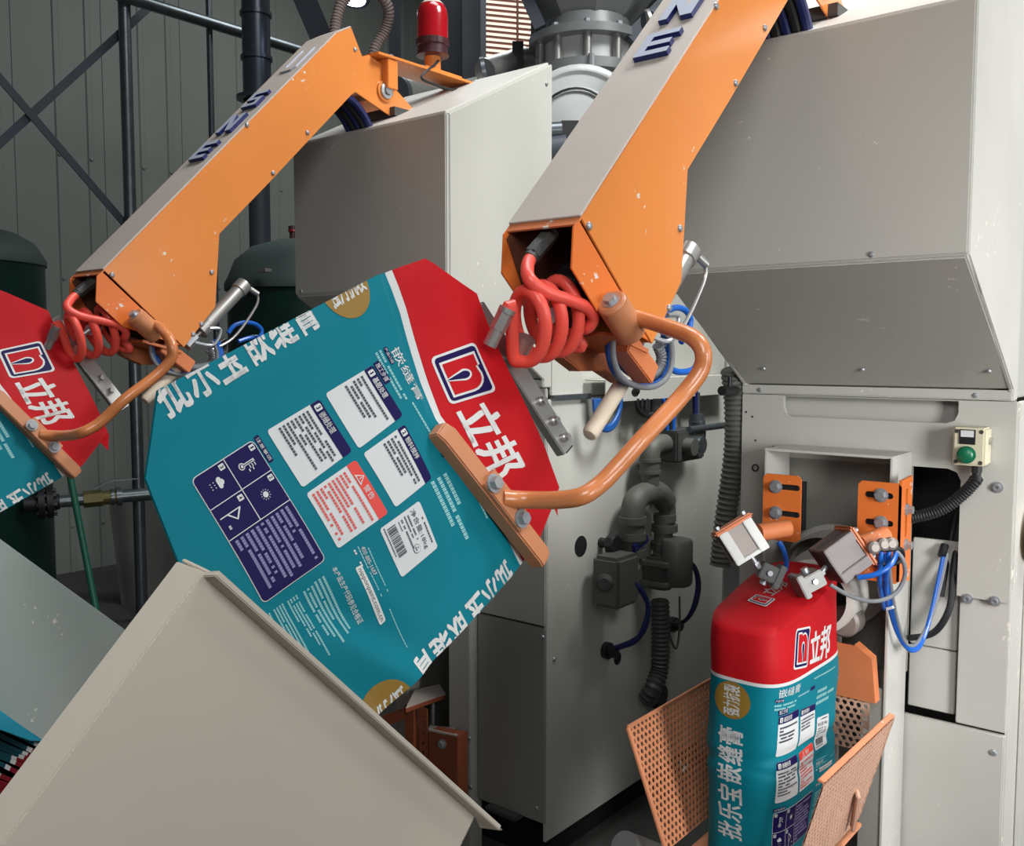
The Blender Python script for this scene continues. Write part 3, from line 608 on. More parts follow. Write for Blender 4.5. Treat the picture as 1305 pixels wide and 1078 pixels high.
# ------------------------------------------------------------------ bag print, laid out once in bag coordinates (u across, v down)
BE1 = V((.233,.426,-.874)); BE1 = (BE1-NB*BE1.dot(NB)).normalized(); BE2 = -(NB.cross(BE1)).normalized()
def uv(x, y): q = PN(x, y, P0, NB)-P0; return (q.dot(BE1), q.dot(BE2))
class Quad:
    def __init__(s, tl, tr, br, bl, px=True): s.c = [uv(*p) if px else p for p in (tl, tr, br, bl)]
    def __call__(s, a, b_):
        c = s.c; return tuple((1-b_)*((1-a)*c[0][k]+a*c[1][k])+b_*((1-a)*c[3][k]+a*c[2][k]) for k in (0,1))
class Deco:
    """one printed item: flat faces per material in bag coordinates"""
    def __init__(s, name, label=None): s.name = name; s.label = label; s.L = []
    def poly(s, q, pts, m_, lay): vs, fs = fill2d(pts); s.L.append(([q(*p) for p in vs], fs, m_, lay)); return s
    def rect(s, q, a0, a1, b0, b1, m_, lay, n=5, k=None):
        k = k or n; vs = [q(a0+(a1-a0)*i/n, b0+(b1-b0)*j/k) for j in range(k+1) for i in range(n+1)]
        s.L.append((vs, [(j*(n+1)+i, j*(n+1)+i+1, (j+1)*(n+1)+i+1, (j+1)*(n+1)+i) for j in range(k) for i in range(n)], m_, lay)); return s
    def rr(s, q, a0, a1, b0, b1, r, m_, lay, ar=1., n=5, corners=(1,1,1,1)):
        """rounded rectangle made of a grid core so that it follows a curved bag"""
        r2 = r*ar
        s.rect(q, a0+r, a1-r, b0, b1, m_, lay, n); s.rect(q, a0, a0+r, b0+r2, b1-r2, m_, lay, 1, n); s.rect(q, a1-r, a1, b0+r2, b1-r2, m_, lay, 1, n)
        for cx_, cy_, g, on in ((a0+r,b0+r2,180,corners[0]),(a1-r,b0+r2,270,corners[1]),(a1-r,b1-r2,0,corners[2]),(a0+r,b1-r2,90,corners[3])):
            if on: P = [(cx_,cy_)]+[(cx_+r*math.cos(math.radians(g+18*i)), cy_+r2*math.sin(math.radians(g+18*i))) for i in range(6)]
            else:
                c = math.cos(math.radians(g+45)); d = math.sin(math.radians(g+45)); ex = cx_+math.copysign(r,c); ey = cy_+math.copysign(r2,d)
                P = [(cx_,cy_),(ex,cy_),(ex,ey),(cx_,ey)]
            s.L.append(([q(*p) for p in P], [tuple(range(len(P)))], m_, lay))
        return s
    def text(s, q, t, a0, a1, b0, b1, m_, lay, bold=.0, res=2):
        if t == '1': c = (a0+a1)/2; a0, a1 = c-(a1-a0)*.28, c+(a1-a0)*.28
        vs, fs = txt(t, 0, res); e = bold/max(1, len(t))
        for dx, dy in (((-e,-bold*.8),(e,-bold*.8),(-e,bold*.8),(e,bold*.8),(0,0)) if bold > .012 else ((0,0),)):
            s.L.append(([q(a0+(a1-a0)*(x+dx), b1+(b0-b1)*(y+dy)) for x, y in vs], fs, m_, lay))
        return s
    def rows(s, q, a0, a1, b0, b1, n, m_, lay, pitch=.035, ends=None, fill=.54):
        """illegible small print as rows of character sized marks"""
        vs = []; fs = []; h_ = (b1-b0)/n
        for j in range(n):
            e = a1 if not ends else a0+(a1-a0)*ends[j % len(ends)]
            x = a0
            while x+pitch*.7 <= e:
                if random.random() > .06:
                    k = len(vs); y0 = b0+h_*(j+(1-fill)/2); y1 = y0+h_*fill; x1_ = x+pitch*.80
                    for (p, q_) in ((0,.0),(.56,.0)):
                        k = len(vs); ya = y0+(y1-y0)*q_
                        xa = x+pitch*.8*p; xb = xa+pitch*.8*.40
                        vs += [q(xa,ya), q(xb,ya), q(xb,y1), q(xa,y1)]; fs.append((k,k+1,k+2,k+3))
                    k = len(vs); ym = y0+(y1-y0)*random.choice((.25,.5,.7))
                    vs += [q(x,ym), q(x1_,ym), q(x1_,ym+(y1-y0)*.2), q(x,ym+(y1-y0)*.2)]; fs.append((k,k+1,k+2,k+3))
                x += pitch
        s.L.append((vs, fs, m_, lay)); return s
    def build(s, f, parent, clip=None):
        """f(u,v,w) places the print on a bag; clip cuts what would run over the edge"""
        b = MB(); ms = []; step = .009 if clip else .006
        for vs, fs, m_, lay in s.L:
            if fs:
                bm = bmesh.new(); bv = [bm.verts.new((u, v, 0)) for u, v in vs]
                for q in fs:
                    try: bm.faces.new([bv[i] for i in q])
                    except ValueError: pass
                for ax_ in (0, 1):
                    lo, hi = min(v[ax_] for v in vs), max(v[ax_] for v in vs); k = math.ceil(lo/step+1e-6)
                    while k*step < hi and (hi-lo) > step:
                        bmesh.ops.bisect_plane(bm, geom=bm.verts[:]+bm.edges[:]+bm.faces[:], plane_co=(k*step, k*step, 0), plane_no=(1-ax_, ax_, 0)); k += 1
                for i in range(len(clip or ())):
                    p, q = V((*clip[i],0)), V((*clip[(i+1)%len(clip)],0)); d = q-p; nn = V((d.y,-d.x,0))
                    bmesh.ops.bisect_plane(bm, geom=bm.verts[:]+bm.edges[:]+bm.faces[:], plane_co=p, plane_no=nn, clear_outer=True)
                bm.verts.index_update(); vs = [(v.co.x, v.co.y) for v in bm.verts]; fs = [tuple(v.index for v in q.verts) for q in bm.faces]; bm.free()
            if not fs: continue
            if m_ not in ms: ms.append(m_)
            b.cur = ms.index(m_); b.add([f(u, v, .0006+.0004*lay) for u, v in vs], fs)
        if not b.f: return None
        o = b.obj(s.name, ms, parent, smooth=False)
        if s.label: o['label'] = s.label
        return o
DECO = []
def deco(name, label=None): d = Deco(name, label); DECO.append(d); return d
# brand block
qL = Quad((612,433),(637,497),(574,516),(551,455)); d = deco('logo_emblem', 'navy emblem with a red letter n')
d.rr(qL, 0, 1, 0, 1, .10, WHITE, 0); d.rr(qL, .05, .95, .05, .95, .08, NAVY, 1)
nO = [(.17,.15),(.17,.86),(.44,.86),(.44,.60)]; 
def nshape(g): # letter n: stem with flag, round shoulder, right leg
    return [(.20-g,.15-g),(.42,.15-g),(.43,.20-g)]+[(.60+(.24+g)*math.cos(a), .44+(.27+g)*math.sin(a)) for a in [math.radians(k) for k in range(-110,1,18)]]+[(.84+g,.84+g),(.20-g,.84+g)]
d.poly(qL, nshape(.045), WHITE, 2); d.poly(qL, nshape(0), RED, 3)
leaf = lambda g: [(.52-.4*g,.86+g*.2)]+[(.52+(.075+g)*math.cos(a), .50+(.12+g)*math.sin(a)) for a in [math.radians(k) for k in range(180,361,20)]]+[(.53+.4*g,.86+g*.2)]
d.poly(qL, leaf(.04), WHITE, 4); d.poly(qL, leaf(0), NAVY, 5)
qB = Quad((627,508),(672,592),(622,617),(582,527)); d = deco('brand_characters', 'white brand characters on red')
d.text(qB, '立', 0, .47, 0, .98, WHITE, 0, .035); d.text(qB, '邦', .52, 1.0, 0, 1, WHITE, 0, .030)
# product name and introduction
qT = Quad((508,440),(542.5,506),(533,512),(498.7,446)); d = deco('product_name')
d.text(qT, '嵌缝膏', 0, 1, -.1, 1.1, WHITE, 0, .01)
d.rr(qT, -.10, .22, 1.25, 1.75, .04, NAVY, 0, 4); d.text(qT, '产品介绍', -.08, .20, 1.33, 1.67, WHITE, 1)
d.rows(qT, -.10, .95, 1.9, 2.9, 2, PALE, 0, .06, (.95,.85)); d.rows(qT, .95, 1.7, 1.55, 1.95, 1, PALE, 0, .06); d.rows(qT, 1.9, 3.5, .2, .6, 1, PALE, 0, .07)
d.rows(qT, 2.3, 3.6, 2.2, 4.6, 3, PALE, 0, .07, (.5,1,.7)); d.rr(qT, 1.75, 2.05, 1.4, 1.9, .03, NAVY, 0, 4)
# three step panels
def panel(corn, num, title, ends, tab=None, nr=5, frac=.62, hd=NAVY, tx=INK, name='step_panel', label=None):
    q = Quad(*corn); d = deco(name, label)
    d.rr(q, 0, 1, 0, 1, .055, PWHITE, 0, .9); d.rr(q, 0, 1, 0, .19, .055, hd, 1, .9, corners=(1,1,0,0))
    if num:
        d.rr(q, .05, .16, .035, .155, .02, WHITE, 2); d.text(q, num, .085, .125, .055, .135, NAVY, 3, .03)
        d.text(q, title, .2, .58, .035, .155, WHITE, 2, .02)
    if tab: d.rr(q, -.02, .40, -.17, -.02, .03, NAVY, 0); d.text(q, tab, .02, .36, -.145, -.045, WHITE, 1, .01)
    d.rows(q, .06, .95, .25, .25+frac, nr, tx, 2, .050, ends)
    return q, d
panel(((474.5,465.4),(510.4,529.9),(454,572.8),(415,501.5)), '1', '基层处理', (.98,.2,.8,.72,.7), '施工步骤', 5, .42, label='white panel with a navy header and few lines')
panel(((511.6,541.7),(543,611),(497.7,648),(459,579)), '2', '粉料搅拌', (.95,.98,.7,.66), None, 4, .36)
panel(((407.5,508.4),(445.4,575.4),(383.5,622.2),(340,548.8)), '3', '嵌缝处理', (.96,1,.92,.98,.5,.96,.4,.6), None, 8, .60)
q, d = panel(((449.3,586.8),(488.5,655),(429,699.8),(387.8,629.8)), None, None, (1,.3,.98,.6,.98,.96,.3,.9,.95), None, 9, .70, REDINK, REDINK, 'warning_panel', 'white panel with a red warning header')
d.text(q, '警告', .42, .66, .045, .155, WHITE, 2, .01)
d.poly(q, [(.18,.165),(.38,.165),(.28,.02)], WHITE, 2); d.poly(q, [(.215,.145),(.345,.145),(.28,.05)], REDINK, 3); d.rect(q, .273, .287, .08, .135, WHITE, 4, 1)
# navy notice block
qN = Quad((321.6,560.2),(413.9,713.2),(335.5,770),(240,612)); d = deco('notice_panel', 'navy panel of pictograms and small print')
d.rr(qN, 0, 1, 0, 1, .04, WHITE, 0, 1.8); d.rr(qN, .006, .994, .011, .989, .036, NAVY, 1, 1.8)
d.rect(qN, .0, .49, .495, .507, WHITE, 2); d.rect(qN, .242, .248, .01, .99, WHITE, 2); d.rect(qN, .487, .493, .01, .99, WHITE, 2)
for n_, (a, b_) in zip('1234', ((0,0),(.245,0),(0,.5),(.245,.5))):
    d.rr(qN, a+.02, a+.062, b_+.035, b_+.115, .006, WHITE, 2, 1.8); d.text(qN, n_, a+.033, a+.049, b_+.05, b_+.10, NAVY, 3, .03)
Rn = lambda cx_, cy_, r, n=14: [(cx_+r*math.cos(2*math.pi*i/n), cy_+r*1.75*math.sin(2*math.pi*i/n)) for i in range(n)]
d.poly(qN, Rn(.115,.34,.026), WHITE, 2); d.poly(qN, Rn(.115,.34,.018), NAVY, 3); d.poly(qN, Rn(.115,.34,.011), WHITE, 4)
d.poly(qN, [(.105,.31),(.105,.14),(.125,.14),(.125,.31)], WHITE, 2); d.rect(qN, .112, .118, .16, .34, NAVY, 3, 1)
for k in range(3): d.rect(qN, .13, .155, .15+.04*k, .162+.04*k, WHITE, 2, 1)
d.rect(qN, .155, .175, .20, .215, WHITE, 2, 1); d.rect(qN, .155, .175, .26, .275, WHITE, 2, 1)
d.poly(qN, Rn(.365,.26,.022), WHITE, 2)
for k in range(12):
    a = math.pi*k/6; c_, s_ = math.cos(a), math.sin(a); u_ = lambda r, t: (.365+r*c_-t*s_, .26+1.75*(r*s_+t*c_)); d.poly(qN, [u_(.030,-.002),u_(.040,-.002),u_(.040,.002),u_(.030,.002)], WHITE, 2)
for cx_, cy_, r in ((.10,.70,.018),(.125,.68,.022),(.148,.71,.016)): d.poly(qN, Rn(cx_,cy_,r), WHITE, 2)
d.rect(qN, .095, .155, .71, .738, WHITE, 2, 1)
for k in range(6): d.poly(qN, Rn(.10+.02*(k%3), .78+.05*(k//3), .0045, 6), WHITE, 2)
for p_ in ([(.33,.64),(.338,.64),(.338,.95),(.33,.95)], [(.338,.64),(.40,.74),(.393,.755),(.338,.67)], [(.338,.82),(.398,.735),(.402,.75),(.338,.845)]): d.poly(qN, p_, WHITE, 2)
d.rows(qN, .405, .44, .86, .92, 1, WHITE, 2, .015)
d.rows(qN, .515, .965, .07, .95, 11, mat('print_lavender', (150,146,190), .5), 2, .021, (.98,.42,.86,.96,.9,.98,.94,.80,.9,.92,.2))
d.rr(qN, -.01, .20, -.105, -.02, .012, NAVY, 0, 1.8); d.text(qN, '注意事项', .005, .185, -.09, -.035, WHITE, 1, .01)
qs = Quad((321.6,560.2),(413.9,713.2),(335.5,770),(240,612)); d.rows(qs, -.05, -.03, .70, 1.06, 14, PALE, 0, .03)
# net weight and bar code label
qC = Quad((527,639.4),(553,698),(510,736.4),(478.9,675.2)); d = deco('barcode_label', 'white net weight label with a bar code')
d.rr(qC, 0, 1, 0, 1, .06, PWHITE, 0, .9); d.rows(qC, .30, .88, .05, .12, 1, INK, 1, .055)
d.text(qC, '净含量:18kg', .06, .86, .17, .31, INK, 1, .01)
d.rows(qC, .10, .62, .33, .40, 1, INK, 1, .03); d.rows(qC, .08, .55, .41, .47, 1, INK, 1, .03); d.rows(qC, .10, .72, .49, .56, 1, INK, 1, .04); d.rows(qC, .10, .3, .58, .62, 1, INK, 1, .04)
x = .09
while x < .66:
    w_ = random.choice((.008,.012,.02)); d.rect(qC, x, x+w_, .68, .88, INK, 1, 1); x += w_+random.choice((.007,.012,.018))
d.rows(qC, .04, .66, .90, .95, 1, INK, 1, .045)
cc = lambda r, n=20: [(.74+r*math.cos(2*math.pi*i/n), .46+r*math.sin(2*math.pi*i/n)) for i in range(n)]
d.poly(qC, cc(.085), INK, 1); d.poly(qC, cc(.076), PWHITE, 2); d.rows(qC, .69, .80, .41, .51, 2, INK, 3, .03)
# contact block
d = deco('contact_print')
qW = Quad((459,720),(494,790),(488,797),(451,724)); d.rr(qW, 0, 1, 0, 1, .04, WHITE, 0, 5); d.text(qW, 'nipponpaint.com.cn', .04, .96, .15, .95, DGREY, 1, .01)
qD = Quad((462,696),(479,731),(475,734),(457,698)); d.text(qD, '400-885-1687', 0, 1, 0, 1, WHITE, 0, .02)
d.rows(qD, .1, 1.9, -.85, -.35, 1, PALE, 0, .11); d.rows(qD, -.05, 1.7, 1.2, 1.7, 1, PALE, 0, .11); d.rows(qD, 2.2, 3.7, .6, 1.1, 1, PALE, 0, .11); d.rows(qD, .0, .6, 2.1, 2.9, 1, WHITE, 0, .2)
qP = Quad((427,721),(468,791),(461,796),(421,725)); d.text(qP, '本产品生产代码参见合格证', 0, 1, 0, 1, WHITE, 0, .01)
for i, (x_, y_, n_, e_) in enumerate(((413,733,3,(.95,1,.7)),(400,745,3,(1.05,.9,.8)),(380,757,4,(1.1,.9,.7,.4)),(362,768,4,(1.1,1.,.8,.9)),(345,780,4,(1,1.1,.9,.7)))):
    q = Quad((x_,y_),(x_+41,y_+70),(x_+27,y_+80),(x_-14,y_+10)); d.text(q, ('立邦涂料有限公司生产代码','上海立邦涂料有限公司','广州立邦涂料有限公司','成都立邦涂料有限公司','廊坊立邦涂料有限公司')[i] if i > 1 else '生产代码参见合格证', 0, .75, .0, .3, PALE, 0) if False else None
    d.rows(q, 0, 1, 0, 1, n_, PALE, 0, .038, e_)
# side lettering on both folds
LE = -.268; RE = .136; EDGE = .011
def side(name, u0, flip, v_a, v_b, gold_a, gold_b, hw=.026):
    d = deco(name, 'large white characters wrapping round the bag edge')
    q = Quad((u0-hw,v_a),(u0-hw,v_b),(u0+hw,v_b),(u0+hw,v_a), px=False) if not flip else Quad((u0+hw,v_a),(u0+hw,v_b),(u0-hw,v_b),(u0-hw,v_a), px=False)
    for i, ch in enumerate('批乐宝嵌缝膏'): d.text(q, ch, (i+.06+(.12 if i > 2 else 0))/6.3, (i+.94+(.12 if i > 2 else 0))/6.3, 0, 1, WHITE, 0, .022)
    g = deco('gold_badge', 'gold oval with white characters'); L_ = (gold_b-gold_a)
    n = 24; g.L.append(([(u0+.040*math.sin(2*math.pi*i/n), (gold_a+gold_b)/2+L_*.5*math.cos(2*math.pi*i/n)*(1 if True else 1)) for i in range(n)], [tuple(range(n))], GOLD, 0))
    q2 = Quad((u0-.018,gold_a+L_*.1),(u0-.018,gold_a+L_*.9),(u0+.018,gold_a+L_*.9),(u0+.018,gold_a+L_*.1), px=False) if not flip else Quad((u0+.018,gold_a+L_*.1),(u0+.018,gold_a+L_*.9),(u0-.018,gold_a+L_*.9),(u0-.018,gold_a+L_*.1), px=False)
    g.text(q2, '强力抗裂', 0, 1, 0, 1, WHITE, 1, .02)
side('side_lettering', LE-EDGE, False, .325, .085, .075, .0)
side('side_lettering', RE+EDGE, True, .02, .235, .245, .32)
# ------------------------------------------------------------------ the empty bag on the right arm
OUT = [(-.257,-.113),(-.179,-.186),(.114,-.145),(.148,-.053),(.137,.31),(.06,.392),(-.1275,.395),(-.218,.375),(-.282,.316),(-.270,-.02)]
BL = [(-.30,-.050),(-.267,-.044),(-.216,-.034),(-.157,-.017),(-.082,.006),(0,.004),(.111,-.004),(.16,-.004)]
def vb(u):
    for (a, p), (b_, q) in zip(BL, BL[1:]):
        if u <= b_: return p+(q-p)*max(0, u-a)/(b_-a)
    return BL[-1][1]
def bulge(u, v):
    w_ = .0045*math.sin(7*u+9*v+.6)+.003*math.sin(17*v-6*u)+.0025*math.sin(23*u+2+5*v)
    d = (v-(-.038+(u+.268)*.26))                              # the crease beside the white stripe
    w_ -= .0075*math.exp(-(d/.011)**2)*max(0, min(1, (-u-.03)/.10))
    w_ += .003*math.sin(60*(v+.7*u))*math.exp(-((v-.27)/.07)**2)*max(0, min(1, (u+.06)/.08)); w_ += .006*math.exp(-((v-.30+.5*u)/.02)**2)*max(0, min(1, (u+.02)/.08))
    w_ -= .14*max(0, -(v+.125))+.06*max(0, u-.05)*max(0, min(1, (-v+.02)/.05))
    e = min(u+.275, .142-u); w_ -= .05*max(0, .03-e)           # long edges turn away
    return w_
def flat(u, v, w_=0.): return P0+BE1*u+BE2*v+NB*(bulge(u, v)+w_)
b = MB(); NU = 120; us = [-.30+.46*i/NU for i in range(NU+1)]; rows_ = []
for j in range(21): rows_.append(lambda u, j=j: -.20+(vb(u)-.0055+.20)*j/20)
rows_.append(lambda u: vb(u)+.0035)
for j in range(1, 101): rows_.append(lambda u, j=j: vb(u)+.0035+(.42-vb(u)-.0035)*j/100)
bm = bmesh.new(); G = [[bm.verts.new((u, r(u), 0)) for u in us] for r in rows_]
for j in range(len(rows_)-1):
    for i in range(NU):
        f = bm.faces.new((G[j][i], G[j][i+1], G[j+1][i+1], G[j+1][i])); f.material_index = 0 if j < 20 else 1 if j == 20 else 2
for i in range(len(OUT)):
    p, q = V((*OUT[i],0)), V((*OUT[(i+1)%len(OUT)],0)); d = q-p
    bmesh.ops.bisect_plane(bm, geom=bm.verts[:]+bm.edges[:]+bm.faces[:], plane_co=p, plane_no=V((d.y,-d.x,0)), clear_outer=True)
for v in bm.verts: v.co = flat(v.co.x, v.co.y)
bmesh.ops.recalc_face_normals(bm, faces=bm.faces)
if sum((f.normal.dot(NB) for f in bm.faces)) < 0: bmesh.ops.reverse_faces(bm, faces=bm.faces)
ext = bmesh.ops.solidify(bm, geom=bm.faces[:], thickness=.004)
me = bpy.data.meshes.new('empty_bag'); borg = V((-.80, .75, 1.1))
for v in bm.verts: v.co -= borg
bm.to_mesh(me); bm.free()
for x in (RED, WHITE, TEAL): me.materials.append(x)
me.shade_smooth(); me.set_sharp_from_angle(angle=math.radians(50))
bag = bpy.data.objects.new('empty_bag', me); COL.objects.link(bag); bag.location = borg; ORG[bag.name] = borg
tag(bag, 'large flat empty teal and red paper bag held by the nearer orange arm', 'paper bag', 'empty bags on the arms')
for d in DECO: d.build(flat, bag, OUT)
b = MB()                                                      # torn valve flap at the red end
b.add([flat(.108,-.142,-.003), flat(.125,-.118,-.004), flat(.150,-.128,-.012), flat(.120,-.150,-.010)], [(0,1,2,3)]); b.obj('valve_flap', RED, bag)
# ------------------------------------------------------------------ left arm, left bag: same things one machine further
tA2 = dup(tA, (DA, 0, 0), 'orange placing arm at the left, the farther of the two arms')
bag2 = dup(bag, (DA+.016, 0, .012), 'empty teal and red bag at the left edge, held by the farther orange arm')
for o in tA2.children:
    if o.name.split('.')[0] in ('handle_rod','clamp_bar','clamp_plate','gripper_bar','pivot_sleeve','guide_rod','bolt'): o.location = (.016, 0, .012)
# warning light on its bracket, behind the left arm
t = thing('light_bracket', 'orange bracket plate carrying the red warning light', 'bracket', (-2.02, 2.05, 2.18))
pb = [PX(468,69,-1.99), PX(605,112,-1.99)]
b = MB(); b.prism([(-2.10,1.86,2.182),(-1.985,1.86,2.182),(-1.985,2.31,2.186),(-2.10,2.31,2.186)], (0,0,.008)); b.obj('bracket_plate', ORANGE, t, bevel=.001)
b = MB(); b.prism([(-2.095,2.06,2.191),(-1.995,2.06,2.191),(-1.995,2.22,2.192),(-2.095,2.22,2.192)], (0,0,.010)); b.obj('mounting_plate', ORANGE, t, bevel=.002)
b = MB(); b.box(-2.06, -1.99, 1.90, 1.94, 2.10, 2.182); b.obj('bracket_upright', ORANGE, t, bevel=.002)
for y_ in (1.93, 2.06, 2.27): b = MB(); b.bolt((-1.995 if y_ > 2.2 else -2.01, y_, 2.192), (0,0,1), .008); b.obj('bolt', STEEL, t)
b = MB(); b.tube([(-2.03,2.16,2.25),(-2.0,2.10,2.21),(-1.985,2.06,2.185),(-1.982,2.03,2.15),(-1.99,2.16,2.15),(-2.0,2.26,2.16),(-2.0,2.28,2.05)], .004, 8, 5); b.obj('light_cable', BLACK, t)
pc = V((-2.04, 2.135, 2.201)); 
t = thing('warning_light', 'round red warning light with a dome on an orange stub', 'warning light', pc)
k = 1.08
b = MB(); b.cyl(pc, pc+V((0,0,.048)), .025, n=24); b.obj('stub', ORANGE, t)
b = MB(); b.lathe([(.030,.047),(.050,.050),(.050,.054),(.046,.056),(.046,.078),(.050,.080),(.050,.098),(.046,.1)], pc, (0,0,1), 32); b.obj('base', BEACOND, t)
b = MB(); b.lathe([(.0475,.098),(.0475,.165),(.045,.185),(.038,.200),(.026,.211),(.012,.216),(.0001,.217)], pc, (0,0,1), 32); b.obj('dome', BEACON, t)
b = MB(); b.lathe([(.038,.201),(.026,.212),(.012,.2172),(.0001,.2182)], pc, (0,0,1), 32); b.obj('dome_dust', DUSTY, t)
for i in range(14):
    a = 2*math.pi*i/14; b = MB(); b.obox(pc+V((.0498*math.cos(a),.0498*math.sin(a),.089)), (.003*math.cos(a),.003*math.sin(a),0), (-.006*math.sin(a),.006*math.cos(a),0), (0,0,.016)); b.obj('grip_rib', BEACOND, t)
# ------------------------------------------------------------------ the filled bag at the spout
BX, BYF, HXB, HYB = -.801, 1.700, .092, .178; BYC = BYF+HYB
NS = 160; sec = []
for i in range(NS+1):
    a = -math.pi/2+2*math.pi*i/NS; c, s_ = math.cos(a), math.sin(a); e = 2/3.8
    sec.append(V((HXB*math.copysign(abs(c)**e, c), HYB*math.copysign(abs(s_)**e, s_), 0)))
arc = [0.]
for i in range(NS): arc.append(arc[-1]+(sec[i+1]-sec[i]).length)
PER = arc[-1]
ZBAND = PY(943, 868, BYF).z; ZBOT = ZBAND-.40
def secat(s_):
    s_ %= PER; lo, hi = 0, NS
    while hi-lo > 1:
        m_ = (lo+hi)//2
        if arc[m_] <= s_: lo = m_
        else: hi = m_
    f = (s_-arc[lo])/(arc[hi]-arc[lo]); p = sec[lo].lerp(sec[hi], f); t_ = (sec[hi]-sec[lo]).normalized()
    return p, V((t_.y, -t_.x, 0))
def ztop(y): return ZBAND+.098+.21*(y-BYF)
def wob(s_, z):
    g = 2*math.pi*s_/PER
    d = .0022*math.sin(3*g+1)+.0022*math.sin(27*z+g)+.0009*math.sin(52*z+2*g)
    d -= .0042*math.exp(-((z-(ZBAND-.158)-.012*math.sin(2*g))/.013)**2)
    d -= .0022*math.exp(-((z-(ZBAND-.185)-.015*math.cos(2*g))/.010)**2)
    return d
def fpos(s_, z, w_=0.):
    p, n_ = secat(s_); q = V((BX, BYC, 0))+p
    zt = ztop(q.y); k = 1+.05*math.sin(math.pi*max(0, min(1, (z-ZBOT)/(zt-ZBOT))))-.03
    q = V((BX, BYC, 0))+p*k; return q+n_*(wob(s_, z)+w_)+V((0, 0, z))
filled = MB(); M_ = 180; rws = []
for j in range(121): rws.append(lambda s_, j=j: ZBOT+(ZBAND-.0035-ZBOT)*j/120)
rws.append(lambda s_: ZBAND+.0035)
for j in range(1, 13): rws.append(lambda s_, j=j: ZBAND+.0035+(ztop(BYC+secat(s_)[0].y)-.004-ZBAND-.0035)*j/12)
vs = []; fs = []
for r in rws:
    for i in range(M_): s_ = PER*i/M_; vs.append(fpos(s_, r(s_)))
for ins, dz in ((.965,.003),(.85,.008),(.5,.013),(.2,.015)):
    for i in range(M_):
        p, n_ = secat(PER*i/M_); q = V((BX, BYC, 0))+V((p.x*ins, p.y*(1-(1-ins)*.9), 0)); vs.append(V((q.x, q.y, ztop(q.y)+dz)))
RN = len(rws)+4
for k in range(RN-1):
    filled.cur = 2 if k < 120 else 1 if k == 120 else 0
    k0 = len(filled.f)
    filled.f += [(k*M_+i, k*M_+(i+1)%M_, (k+1)*M_+(i+1)%M_, (k+1)*M_+i) for i in range(M_)]; filled.mi += [filled.cur]*M_
filled.v = vs; filled.f.append(tuple(range((RN-1)*M_, RN*M_))); filled.mi.append(0)
filled.f.append(tuple(range(M_))[::-1]); filled.mi.append(2)
tF = thing('filled_bag', 'upright filled teal and red bag hanging at the filling spout', 'paper bag', (BX, BYC, ZBOT))
o = filled.obj('sack', [RED, WHITE, TEAL], tF); o.data.set_sharp_from_angle(angle=math.radians(60))
ff = lambda u, v, w_=0.: fpos(u-LE, ZBAND-((v if v > 0 else v*.80)+.004), w_)
done_side = 0
for d in DECO:
    if d.name in ('side_lettering', 'gold_badge'):
        done_side += 1
        if done_side > 2: continue
    d.build(ff, tF)
tp_n = V((0, -.21, 1)).normalized(); tp_p = V((BX, BYC, ztop(BYC)+.014))
tq = lambda x, y: PN(x, y, tp_p, tp_n).xy[:]
ftop = lambda u, v, w_=0.: V((u, v, ztop(v)+.0165+w_))
q = Quad(tq(952,767), tq(964,759), tq(989,765), tq(976,775), px=False); d = Deco('logo_emblem', 'navy emblem with a red letter n')
d.rr(q, 0, 1, 0, 1, .10, WHITE, 0); d.rr(q, .06, .94, .06, .94, .08, NAVY, 1); d.poly(q, nshape(.045), WHITE, 2); d.poly(q, nshape(0), RED, 3); d.poly(q, leaf(.04), WHITE, 4); d.poly(q, leaf(0), NAVY, 5); d.build(ftop, tF)
q = Quad(tq(969,756), tq(996,740), tq(1006,747), tq(984,761), px=False); d = Deco('brand_characters'); d.text(q, '立', 0, .46, 0, 1, WHITE, 0, .022); d.text(q, '邦', .53, 1, 0, 1, WHITE, 0, .022); d.build(ftop, tF)
# ------------------------------------------------------------------ perforated cradle under the filled bag
t = thing('bag_cradle', 'orange perforated metal cradle round the lower part of the filled bag', 'bag cradle', (-.80, 1.85, FZ))
CY, CZ = 1.65, .566; lx, rx = -1.023, -.607
dl = V((.40,0,-1)).normalized(); dr = V((-.28,0,-1)).normalized()
b = MB(); perf(b, (lx,CY,CZ), (0,1,0), dl, 26, 20, .0158, .0128, .0052, .003); b.obj('left_plate', PERFM, t, smooth=False)
b = MB(); perf(b, (rx,CY,CZ), (0,1,0), dr, 26, 20, .0158, .0128, .0048, -.003); plabel(b.obj('right_plate', PERFP, t, smooth=False), 'perforated plate whitened by powder')
b = MB(); b.prism([(rx,CY,CZ),(rx,CY+.411,CZ),(rx+.004,CY+.411,CZ+.004),(rx+.004,CY,CZ+.004)], (-.012,0,.003)); b.obj('plate_rim', PERFM, t, bevel=.001)
b = MB(); b.bar((lx,CY,CZ), V((lx,CY,CZ))+dl*.256, .006, .010, up=(0,1,0)); b.bar((lx,CY,CZ),(lx,CY+.411,CZ), .006,.008); b.obj('plate_rim', PERFM, t, bevel=.001)
b = MB(); b.bar(V((rx,CY+.405,CZ)), V((rx,CY+.405,CZ))+dr*.256, .006, .016, up=(0,1,0)); b.obj('plate_rim', PERFP, t, bevel=.001)
b = MB(); perf(b, (-.745,2.085,.60), (1,0,0), (0,0,-1), 5, 10, .0158, .0138, .0058, -.003); b.obj('back_plate', PERFP, t, smooth=False)
